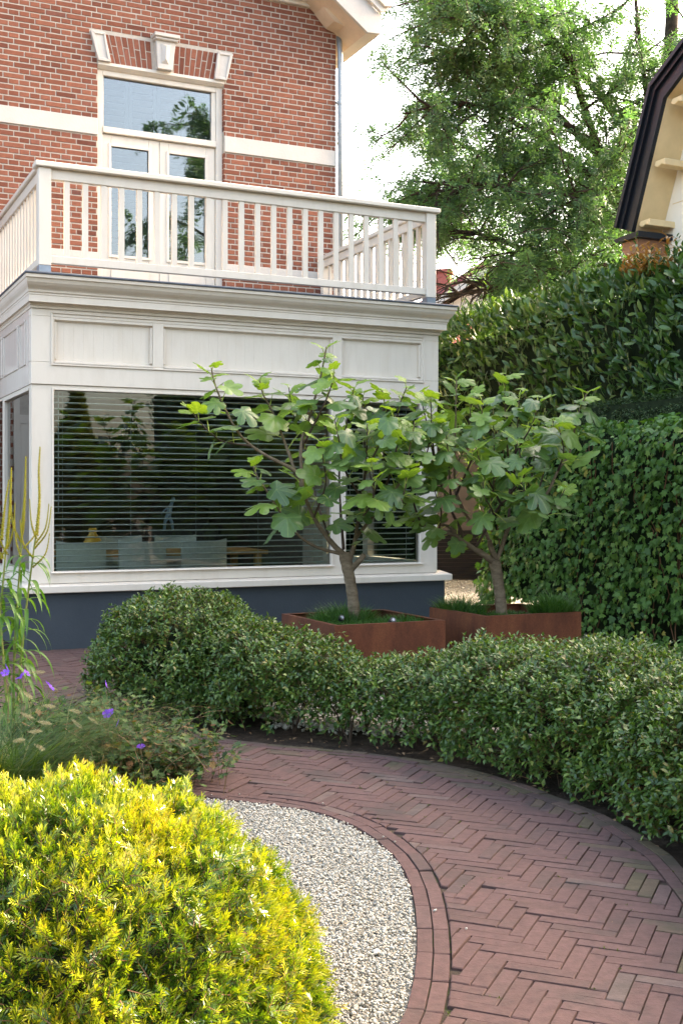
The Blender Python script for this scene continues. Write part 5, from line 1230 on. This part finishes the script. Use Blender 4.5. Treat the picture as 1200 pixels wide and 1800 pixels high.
locust('locust_tree', LB, 'large feathery leaved locust tree behind the laurel hedge', limbs, 24, 43000, 8, .074, .0255, cc)
# loose green bush in front of the far house
def bush(name, base, r, n_, label, mat, leaf, group=None):
    root = empty(name, base); tag(root, label, 'bush', group); bb = np.array(base); tw = []
    P = nrm(jit(n_, 1))*rng.uniform(.35, 1, (n_, 1))**.6*np.array(r)+bb+np.array([0, 0, r[2]*.95]); P = P+jit(n_, .06); P = P[fnoise(P, 1.1, 31)+.28 > 0]
    dirs = nrm(P-bb-np.array([0, 0, r[2]*.6]))+jit(len(P), .6)
    V, F = spread(LEAF4[0], LEAF4[1], P-bb, frames(dirs, jit(len(P), .5)+np.array([0, 0, 1])), rng.uniform(.6, 1.25, len(P))*leaf); mesh_np('crown', V, F, M[mat], root, kind='stuff')
    for k in range(14):
        e = P[random.randrange(len(P))]; tw.append((np.array([bb+np.array([random.gauss(0, .08), random.gauss(0, .08), 0]), bb*.45+e*.55+np.array([0, 0, .25]), e]), [.04, .022, .005]))
    limb_mesh(tw, 'trunk', 'bark', root, 5); return root
bush('bush', (3.15, 19.6, 0), (1.15, 1.0, 2.45), 13000, 'loose light green bush above the left end of the laurel', 'L_bush', .075)
bush('bush', (4.6, 19.2, 0), (1.6, 1.2, 2.6), 9000, 'green bush under the locust tree behind the laurel', 'L_bush', .075)
# garden behind and beside the camera: it stands in the window reflections
def conifer(name, base, h_, r, label, n_):
    root = empty(name, base); tag(root, label, 'conifer', 'conifers beside the camera'); bb = np.array(base)
    z = rng.uniform(.03, 1, n_)**.9; th = rng.uniform(0, 6.283, n_); rad = r*(1-z**1.6)*(.78+.22*np.sin(th*5+z*22))*rng.uniform(.72, 1.04, n_)
    P = np.c_[rad*np.cos(th), rad*np.sin(th), z*h_]; d = np.c_[np.cos(th), np.sin(th), np.full(n_, .75)]+jit(n_, .35)
    V, F = spread(LEAF4[0]*np.array([1, 1.2, 1]), LEAF4[1], P, frames(d, jit(n_, .5)+np.array([0, 0, 1])), rng.uniform(.09, .19, n_)); mesh_np('crown', V, F, M['L_thuja'], root, kind='stuff')
    MB().tube([(0, 0, 0), (0, 0, h_*.9)], [.09, .02], 7).build('trunk', M['bark'], root)
conifer('conifer', (5.0, 1.5, 0), 3.6, .75, 'golden conifer mirrored at the left of the bay window', 5000)
conifer('conifer', (6.5, .4, 0), 2.6, .9, 'lower conifer mirrored near the middle of the bay window', 4000)
TB = (13.5, .5, 0)
lim2 = [([(0,0,-.1),(0,.1,4),(.1,.1,8),(.1,0,12),(0,0,15)], .25, .06)]
for k in range(15):
    th = k*2.4; z = 5.0+k*.55; rr = 2.8 if k < 9 else 2.0
    lim2.append(([(0, 0, z), (math.cos(th)*rr*.5, math.sin(th)*rr*.5, z+.8), (math.cos(th)*rr, math.sin(th)*rr, z+1.1)], .09, .015))
locust('garden_tree', TB, 'tall dark tree mirrored in the balcony door panes', lim2, 6, 8500, 6, .13, .045, lambda p: np.ones(len(p), bool), group=None)

# ================================================================== FIGS
def fig_template(sin1, sin2, dr, cup, side_len):
    half = [(0,1.0),(10,.98),(19,.90),(25,.74),(29,sin1+.06),(34,.70),(41,.84*side_len),(51,.92*side_len),(61,.89*side_len),(70,.75),(77,sin2+.06),(85,.62),(103,.68),(120,.62),(136,.50),(152,.40),(170,.22)]
    (tv, tf), full = lobed(half, lambda x, y, a: -dr*(x*x+y*y)*(1.0 if x > 0 else .5)+cup*abs(y)+.03*math.cos(a*7)*math.hypot(x, y), mid=.52)
    vein = np.ones(len(tv)); vein[0] = 0
    nf = len(full)
    for ring in (0, 1):
        for i, (a, r_) in enumerate(full):
            dg = abs(math.degrees(a))
            if min(abs(dg-0), abs(dg-51), abs(dg-103)) < 1: vein[1+ring*nf+i] = 0
    return tv, tf, vein
figmeshes = []
for young in (False, True):
    for prm in ((.44, .50, .30, .10, 1.0), (.62, .56, .16, .14, .95), (.40, .44, .42, .04, 1.0), (.74, .64, .25, -.06, .92), (.50, .50, .08, .20, 1.0)):
        tv, tf, vein = fig_template(*prm); me = bpy.data.meshes.new('leaf'); me.from_pydata([tuple(p) for p in tv], [], [tuple(map(int, q)) for q in tf])
        at = me.attributes.new('vein', 'FLOAT', 'POINT'); at.data.foreach_set('value', vein.astype(np.float32)); me.polygons.foreach_set('use_smooth', [True]*len(me.polygons))
        me.materials.append(M['L_figyoung' if young else 'L_fig']); figmeshes.append(me)
def fig(data, label, seed):
    random.seed(seed); bx, by = data['base']; root = empty('fig_tree', (bx, by, 0)); tag(root, label, 'fig tree', 'fig trees in rusty planters')
    P = smooth3(np.array(data['trunk'])); n_ = len(P); rad = np.interp(np.linspace(0, 1, n_), [0, .1, .5, .85, 1], [.056, .048, .044, .05, .046])*np.array([1+.05*math.sin(i*2.1) for i in range(n_)])
    b = MB().tube(P, rad, 12, cap=True); b.build('trunk', M['figbark'], root, True)
    st_ = smooth3(np.array(data['stub'])); MB().tube(st_, np.linspace(.026, .02, len(st_)), 9).build('cut_stub', M['figbark'], root, True)
    petioles = MB(); nleaf = 0
    for r0, pts in data['limbs']:
        pts = np.array(pts, float); pts[:, 2] += data['rise']*np.maximum(0, pts[:, 2]-1.2); pts[:, 0] *= data['wide']; Q = smooth3(pts, 5); L = np.r_[0, np.cumsum(np.linalg.norm(np.diff(Q, axis=0), axis=1))]; tot = L[-1]
        rr = r0*(1-.72*(L/tot)**.8)+.0012; rr = rr*np.array([1+.06*math.sin(i*1.7) for i in range(len(Q))])
        MB().tube(Q, rr, 8).build('branch', M['figbark' if r0 > .013 else 'figtwig'], root, True)
        lf = min(.62, tot*.75); s = tot-lf; ph = random.uniform(0, 6.28)
        while s < tot+.001:
            i = int(np.searchsorted(L, s)); i = min(max(i, 1), len(Q)-1); p = Q[i-1]+(Q[i]-Q[i-1])*((s-L[i-1])/max(L[i]-L[i-1], 1e-6)); tdir = nrm(Q[i]-Q[i-1])
            near = (tot-s)/lf; ph += 2.4+random.gauss(0, .25)
            h = np.cross(tdir, (0, 0, 1.0)); h = nrm(h) if np.linalg.norm(h) > .1 else np.array([1., 0, 0]); k_ = np.cross(tdir, h)
            rad_ = h*math.cos(ph)+k_*math.sin(ph)
            out_ = nrm(rad_+tdir*(.35+.75*(1-near))+np.array([0, 0, .25]))
            pl_ = (.06+.09*near)*random.uniform(.8, 1.25); e = p+out_*pl_; mid_ = p+out_*pl_*.5+np.array([0, 0, .008])
            petioles.tube([p, mid_, e], [.0040, .0033, .0028], 5, cap=False)
            young = near < .22; size = (.080+.080*min(1, near*2.0))*random.uniform(.7, 1.22)
            hd = np.array([out_[0], out_[1], 0]); hd = nrm(hd) if np.linalg.norm(hd) > .05 else np.array([1., 0, 0])
            ld_ = nrm(hd+np.array([0, 0, (.55 if young else random.gauss(-.30, .34))])+rng.normal(0, .15, 3))
            up = nrm(np.array([-.05, -.30, 1.0])+(-hd*.6 if young else hd*.35)+rng.normal(0, .28, 3))
            fm = frames(ld_[None], up[None])[0]*size*np.array([1.05, random.uniform(.78, 1.0), 1])
            o = bpy.data.objects.new('leaf', figmeshes[(5 if young else 0)+random.randrange(5)]); col.objects.link(o); o.parent = root
            o.matrix_basis = Matrix([[*fm[r_], e[r_]] for r_ in range(3)]+[[0, 0, 0, 1]]); nleaf += 1
            s += (.033+.056*near)*random.uniform(.8, 1.2)
    tag(petioles.build('petiole', M['petiole'], root, True), kind='stuff')
    for (dx, dy, dz) in data.get('fruit', []):
        o = lathe([(.002, 0), (.012, .004), (.017, .014), (.014, .026), (.006, .036)], 10).build('fig_fruit', M['fruit'], root, True); o.location = (dx, dy, dz)
    return nleaf
FIG1.update(rise=.085, wide=1.07); FIG2.update(rise=.03, wide=1.0)
FIG1['fruit'] = [(.52, -.3, 1.86)]; FIG2['fruit'] = [(.36, -.62, 1.46), (.385, -.60, 1.475), (-.35, -.4, 1.98)]
print('fig leaves', fig(FIG1, 'fig tree with long left branches in the left planter', 3), fig(FIG2, 'denser fig tree in the right planter beside the ivy', 5))
random.seed(21)

# ================================================================== GOLDEN YEW in front
YC = np.array([-.706, 2.93, .10]); YR = np.array([.672, .69, .595])
yew = empty('golden_yew', (YC[0], YC[1], 0)); tag(yew, 'golden yellow clipped yew dome in the foreground', 'yew')
P, Nn = ell_surface(YC, YR, 21000, .0); P = tuftless(tuftless(P, Nn, .045, 5, 41), Nn, .045, 14, 44); P = P+Nn*(rng.uniform(-.07, .0, (len(P), 1)))
q = px(P); vis = (q[:, 0] < 720) & (q[:, 0] > -260) & (q[:, 1] < 2050) & (P[:, 1] > .5) & ((Nn*(CAM-P)).sum(1) > -.25); vis |= rng.uniform(0, 1, len(P)) < .22; P, Nn = P[vis], Nn[vis]
n_ = len(P); d = nrm(Nn*.75+np.array([0, 0, .3])+jit(n_, .5)); L = rng.uniform(.035, .075, n_); base = P-d*L[:, None]*.6
up = nrm(Nn+jit(n_, .35)); Fm = frames(d, up); nn_ = 18
tone = np.clip(.5+.9*fnoise(P, 4.5, 8)+rng.normal(0, .22, n_), 0, 1); Vs, Cs = [], []
tvn, tfn = DIAM[0]*np.array([1, .5, 1]), DIAM[1]; kv = len(tvn); pos_all, dir_all, up_all, s_all, c_all = [], [], [], [], []
green = np.array([.034, .076, .006]); lime = np.array([.145, .205, .006]); gold = np.array([.37, .34, .011]); orange = np.array([.48, .18, .02])
for k in range(nn_):
    t_ = (k//2+.5)/(nn_/2); sg = 1 if k % 2 else -1
    pos_all.append(base+d*(L*t_)[:, None]); dir_all.append(nrm(Fm[:, :, 1]*sg*(1.0-.45*t_)+d*(.45+.75*t_)+Fm[:, :, 2]*.18+jit(n_, .12)))
    up_all.append(Fm[:, :, 2]+jit(n_, .25)); s_all.append(rng.uniform(.015, .025, n_)*(1-.25*t_))
    a = np.clip((t_*1.10+tone*.75-.53)*1.25+rng.normal(0, .10, n_), 0, 1)[:, None]; c = np.where(a < .5, green+(lime-green)*a*2, lime+(gold-lime)*(a-.5)*2)
    og = ((tone > .84) & (t_ > .8))[:, None]*rng.uniform(0, .5, (n_, 1)); c = c*(1-og)+orange*og; c_all.append(c*rng.uniform(.85, 1.15, (n_, 1)))
pos_all, dir_all, up_all, s_all, c_all = map(lambda z_: np.concatenate(z_), (pos_all, dir_all, up_all, s_all, c_all))
V, F = spread(tvn, tfn, pos_all-np.array(yew.location), frames(dir_all, up_all), s_all)
mesh_np('needles', V, F, M['L_yew'], yew, colr=np.repeat(c_all, kv, 0), kind='stuff')
b = MB()
for i in range(0, n_, 1):
    e = base[i]+d[i]*L[i]; s0 = base[i]-np.array(yew.location); b.v += [tuple(s0+Fm[i, :, 1]*.0014), tuple(s0-Fm[i, :, 1]*.0014), tuple(e-np.array(yew.location))]; b.f.append((3*i, 3*i+1, 3*i+2))
tag(b.build('shoot_stem', M['twig'], yew), kind='stuff')
lc = np.array(yew.location); b = MB()
for i in range(10):
    for j in range(20):
        th = -.25+(math.pi/2+.25)*i/9; ph = 2*math.pi*j/20; b.v.append(tuple(YC-lc+YR*.84*np.array([math.cos(th)*math.cos(ph), math.cos(th)*math.sin(ph), math.sin(th)])))
for i in range(9):
    for j in range(20): b.f.append((i*20+j, i*20+(j+1) % 20, (i+1)*20+(j+1) % 20, (i+1)*20+j))
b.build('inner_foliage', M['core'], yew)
for k in range(5): MB().tube([(random.gauss(0, .1), random.gauss(0, .1), -.02), (random.gauss(0, .2), random.gauss(0, .2), .4)], [.025, .012], 6).build('stem', M['stem'], yew)

# ================================================================== PERENNIALS ON THE LEFT
# tall plant with yellow-green spikes
tp = empty('tall_spiked_plant', (-1.68, 6.2, 0)); tag(tp, 'tall plant with yellow-green flower spikes at the left edge', 'plant'); lc = np.array(tp.location)
def spike(pts, r):
    pts = smooth3(np.array(pts, float), 9); Lc = np.r_[0, np.cumsum(np.linalg.norm(np.diff(pts, axis=0), axis=1))]; n_ = int(Lc[-1]/.0042); b = MB().tube(pts-lc, np.linspace(r*.6, r*.3, len(pts)), 5)
    Vb, Fb = [], []
    for i in range(n_):
        s = Lc[-1]*i/n_; p = np.array([np.interp(s, Lc, pts[:, c_]) for c_ in range(3)])-lc; t_ = i/n_; th = i*2.4; rr = r*(1.05-.55*t_)
        c = p+np.array([math.cos(th), math.sin(th), 0])*rr*.75; s_ = rr*.75; k = len(b.v)
        b.v += [tuple(c+np.array(x)*s_) for x in ((1,0,0),(-1,0,0),(0,1,0),(0,-1,0),(0,0,1),(0,0,-1))]
        b.f += [(k, k+2, k+4), (k+2, k+1, k+4), (k+1, k+3, k+4), (k+3, k, k+4), (k+2, k, k+5), (k+1, k+2, k+5), (k+3, k+1, k+5), (k, k+3, k+5)]
    return b.build('flower_spike', M['spike'], tp)
stems = [[(-1.72,6.2,0),(-1.68,6.2,.6),(-1.62,6.2,1.1),(-1.585,6.2,1.33)], [(-1.74,6.25,0),(-1.73,6.25,.6),(-1.69,6.22,1.1),(-1.675,6.2,1.30)], [(-1.78,6.15,0),(-1.79,6.15,.6),(-1.755,6.15,1.05),(-1.74,6.15,1.26)], [(-1.7,6.1,0),(-1.74,6.1,.5),(-1.77,6.1,.95),(-1.77,6.1,1.2)]]
for s in stems: MB().tube(smooth3(np.array(s), 6)-lc, np.linspace(.0085, .004, 19), 6).build('stem', M['tallstem'], tp, True)
spike([(-1.60,6.2,1.22),(-1.585,6.2,1.40),(-1.588,6.2,1.55),(-1.581,6.2,1.684)], .009)
spike([(-1.675,6.2,1.25),(-1.662,6.2,1.42),(-1.656,6.2,1.633)], .0085)
spike([(-1.74,6.15,1.2),(-1.725,6.15,1.38),(-1.718,6.15,1.573)], .009)
spike([(-1.76,6.12,1.2),(-1.745,6.12,1.36),(-1.722,6.12,1.51)], .008)
for (a, e) in (((-1.61,6.2,1.17),(-1.525,6.16,1.385)), ((-1.61,6.2,1.15),(-1.503,6.12,1.37)), ((-1.62,6.2,1.05),(-1.519,6.15,1.23)), ((-1.60,6.2,1.2),(-1.61,6.1,1.41)), ((-1.68,6.2,1.2),(-1.64,6.12,1.385)), ((-1.67,6.2,1.15),(-1.60,6.25,1.33)),
               ((-1.68,6.2,1.18),(-1.71,6.1,1.42)), ((-1.74,6.15,1.15),(-1.685,6.1,1.39)), ((-1.74,6.15,1.12),(-1.77,6.05,1.36)), ((-1.76,6.1,1.1),(-1.70,6.05,1.30)), ((-1.75,6.12,1.1),(-1.81,6.1,1.33)), ((-1.68,6.2,1.1),(-1.73,6.25,1.32)), ((-1.62,6.2,1.1),(-1.66,6.1,1.30))):
    a, e = np.array(a), np.array(e); m_ = a*.5+e*.5; m_[:2] = a[:2]*.25+e[:2]*.75; m_[2] = a[2]*.6+e[2]*.4; spike([a, m_, e], .0062)
def long_leaf(p, d, L, w_):
    b = MB(); n_ = 7; d = nrm(np.array(d)); sd = nrm(np.cross(d, (0, 0, 1))); pts = []; cur = np.array(p, float); v = d.copy()
    for i in range(n_+1):
        pts.append(cur.copy()); v = nrm(v+np.array([0, 0, -.30-.05*i])); cur = cur+v*L/n_
    for i, q in enumerate(pts):
        t_ = i/n_; ww = w_*math.sin(math.pi*min(1, .12+t_*.95))**.7*(1 if t_ < 1 else .02); nn = np.array([0, 0, 1.0])
        b.v += [tuple(q-sd*ww+np.array([0, 0, .003])), tuple(q), tuple(q+sd*ww+np.array([0, 0, .003]))]
    for i in range(n_): b.f += [(3*i, 3*i+1, 3*i+4, 3*i+3), (3*i+1, 3*i+2, 3*i+5, 3*i+4)]
    return b
for s in stems:
    Q = smooth3(np.array(s), 10); k = 0
    for i in range(5, int(len(Q)*.70), 1):
        for rep in range(3 if i < 14 else 2):
            th = k*2.2+random.uniform(-.3, .3); k += 1
            if random.random() < .18: continue
            long_leaf(Q[i]-lc, (math.cos(th), math.sin(th), .75), random.uniform(.20, .33)*(1-.4*i/len(Q)), random.uniform(.009, .014)).build('leaf', M['L_tall'], tp, True)
# geranium mound
gr = empty('cranesbill', (-1.15, 5.75, 0)); tag(gr, 'sprawling violet cranesbill spilling onto the brick path', 'geranium'); lc = np.array(gr.location)
b = MB(); lp_, ld_, lu_, ls_ = [], [], [], []
cen = [(-1.05, 5.75), (-1.25, 6.0), (-.98, 5.9), (-1.3, 5.6), (-1.15, 5.55), (-1.45, 6.0), (-1.55, 5.7), (-.90, 5.75), (-.85, 5.9)]
for k in range(560):
    c = random.choice(cen); p = np.array([c[0]+random.gauss(0, .11), c[1]+random.gauss(0, .11), 0]); th = random.uniform(0, 6.28); hh = random.uniform(.12, .40)*(1.0 if c[0] < -1.1 else .72)
    o_ = random.uniform(.05, .22); pts = smooth3(np.array([p, p+np.array([math.cos(th)*o_*.3, math.sin(th)*o_*.3, hh*.7]), p+np.array([math.cos(th)*o_, math.sin(th)*o_, hh])]), 3)
    b.tube(pts-lc, [.0018]*len(pts), 3, cap=False)
    for i in range(2, len(pts)):
        for rep in range(3):
            lp_.append(pts[i]+rng.normal(0, .022, 3)); a_ = random.uniform(0, 6.28); ld_.append((math.cos(a_), math.sin(a_), random.uniform(-.2, .5))); lu_.append(rng.normal(0, .45, 3)+np.array([0, -.2, 1])); ls_.append(random.uniform(.013, .030))
for k in range(90):     # wiry shoots reaching out to the right
    c = random.choice(cen[:4]); p = np.array([c[0]+random.gauss(0, .1), c[1]+random.gauss(0, .1), random.uniform(.1, .28)]); th = random.gauss(-.15, .7); L_ = random.uniform(.12, .36)
    e = p+np.array([math.cos(th)*L_, math.sin(th)*L_, random.uniform(-.08, .12)]); m_ = (p+e)/2+np.array([0, 0, .05])+rng.normal(0, .03, 3); pts = smooth3(np.array([p, m_, e]), 4); b.tube(pts-lc, .0012, 3, cap=False)
    for i in range(3, len(pts)):
        if random.random() < .7: lp_.append(pts[i]); a_ = random.uniform(0, 6.28); ld_.append((math.cos(a_), math.sin(a_), .2)); lu_.append(rng.normal(0, .5, 3)+np.array([0, 0, 1])); ls_.append(random.uniform(.007, .016))
V, F = spread(GERL[0], GERL[1], np.array(lp_)-lc, frames(np.array(ld_), np.array(lu_)), np.array(ls_)); mesh_np('foliage', V, F, M['L_ger'], gr, kind='stuff')
tag(b.build('stem', M['gerstem'], gr), kind='stuff')
fl = MB()
for k in range(5):
    a = k*2*math.pi/5; c, s = math.cos(a), math.sin(a)
    def rot(x, y, z): return (x*c-y*s, x*s+y*c, z)
    n0 = len(fl.v); fl.v += [rot(.1, 0, 0), rot(.5, .34, .12), rot(.9, .40, .22), rot(1.0, 0, .22), rot(.9, -.40, .22), rot(.5, -.34, .12), rot(.55, 0, .06)]
    fl.f += [(n0, n0+6, n0+1), (n0+1, n0+6, n0+3, n0+2), (n0, n0+5, n0+6), (n0+5, n0+4, n0+3, n0+6)]
fme = fl.mesh('flower'); fme.materials.append(M['petal'])
for p in [(-1.118,5.6,.528),(-1.093,5.5,.405),(-1.065,5.45,.42),(-1.03,5.45,.372),(-.908,5.35,.283),(-1.512,5.6,.568),(-1.50,5.5,.573),(-1.44,5.8,.497),(-1.52,5.7,.565),(-1.56,5.5,.62),(-1.414,5.75,.487),(-1.536,5.4,.61)]:
    o = bpy.data.objects.new('flower', fme); col.objects.link(o); o.parent = gr; o.location = np.array(p)-lc; o.scale = (.021,)*3; o.rotation_euler = (R(random.uniform(25, 80)), R(random.uniform(-35, 35)), random.uniform(0, 6))
    MB().tube([np.array(p)-lc, np.array(p)-lc+np.array([.01, .01, -.12]), np.array(p)-lc+np.array([.0, .03, -.28])], .0014, 4).build('flower_stalk', M['gerstem'], gr)
# fountain grass
fg_ = empty('fountain_grass', (-1.5, 5.15, 0)); tag(fg_, 'arching fountain grass with fuzzy seed heads at left', 'grass plant'); lc = np.array(fg_.location)
n_ = 1300; P = np.c_[-1.52+rng.normal(0, .10, n_), 5.15+rng.normal(0, .12, n_), np.zeros(n_)]
V, F = tuft('fg', P-lc, rng.uniform(.5, .95, n_), np.tile(np.array([.18, -.1, 0]), (n_, 1)), '', wid=.0032, droop=.95); mesh_np('blades', V, F, M['L_blade'], fg_, kind='stuff')
for p in [(-1.445,5.5,.60),(-1.404,5.2,.56),(-1.316,5.2,.497),(-1.224,5.3,.46),(-1.20,5.25,.43),(-1.362,5.0,.501),(-1.29,5.0,.465),(-1.304,4.9,.44),(-1.342,4.8,.42),(-1.25,4.8,.41),(-1.15,5.35,.42)]:
    p = np.array(p); base = np.array([-1.52+random.gauss(0, .05), 5.15+random.gauss(0, .05), .02]); dd = nrm(np.array([random.uniform(.4, 1), random.gauss(-.1, .3), random.uniform(-.35, .1)]))
    stl = smooth3(np.array([base, base*.45+p*.55+np.array([0, 0, .14]), p-dd*.02]), 5); MB().tube(stl-lc, .0012, 4, cap=False).build('stalk', M['L_blade'], fg_)
    n2 = 420; t_ = rng.uniform(0, 1, n2); Lh = random.uniform(.055, .08); pos = p-lc+dd*(t_*Lh)[:, None]; dr = nrm(np.cross(np.tile(dd, (n2, 1)), jit(n2, 1)))+dd*.9
    V, F = spread(DIAM[0]*np.array([1, .16, 1]), DIAM[1], pos, frames(dr, jit(n2, 1)), rng.uniform(.010, .019, n2)*np.sin(np.pi*np.clip(t_*.85+.12, 0, 1)))
    mesh_np('seed_head', V, F, M['L_head'], fg_)
# ================================================================== SMALL LITTER
lt = empty('leaf_litter', (.5, 6, 0)); tag(lt, 'dry leaves and crumbs lying under the hedge and on the path', 'leaf litter', kind='stuff')
n_ = 420; i = rng.integers(0, len(OUTER), n_); P = np.c_[OUTER[i]-OUT_N[i]*rng.uniform(-.02, .22, (n_, 1)), np.full(n_, .006)]
P = np.vstack([P, np.c_[rng.uniform(-.6, 1.2, 60), rng.uniform(3.2, 6.6, 60), np.full(60, .007)]]); n_ = len(P)
V, F = spread(LEAF4[0], LEAF4[1], P-np.array(lt.location), frames(jit(n_, 1)*np.array([1, 1, .15]), jit(n_, .25)+np.array([0, 0, 1])), np.r_[rng.uniform(.012, .04, n_-60), rng.uniform(.004, .012, 60)]); mesh_np('dry_leaf', V, F, M['litter'], lt, kind='stuff')
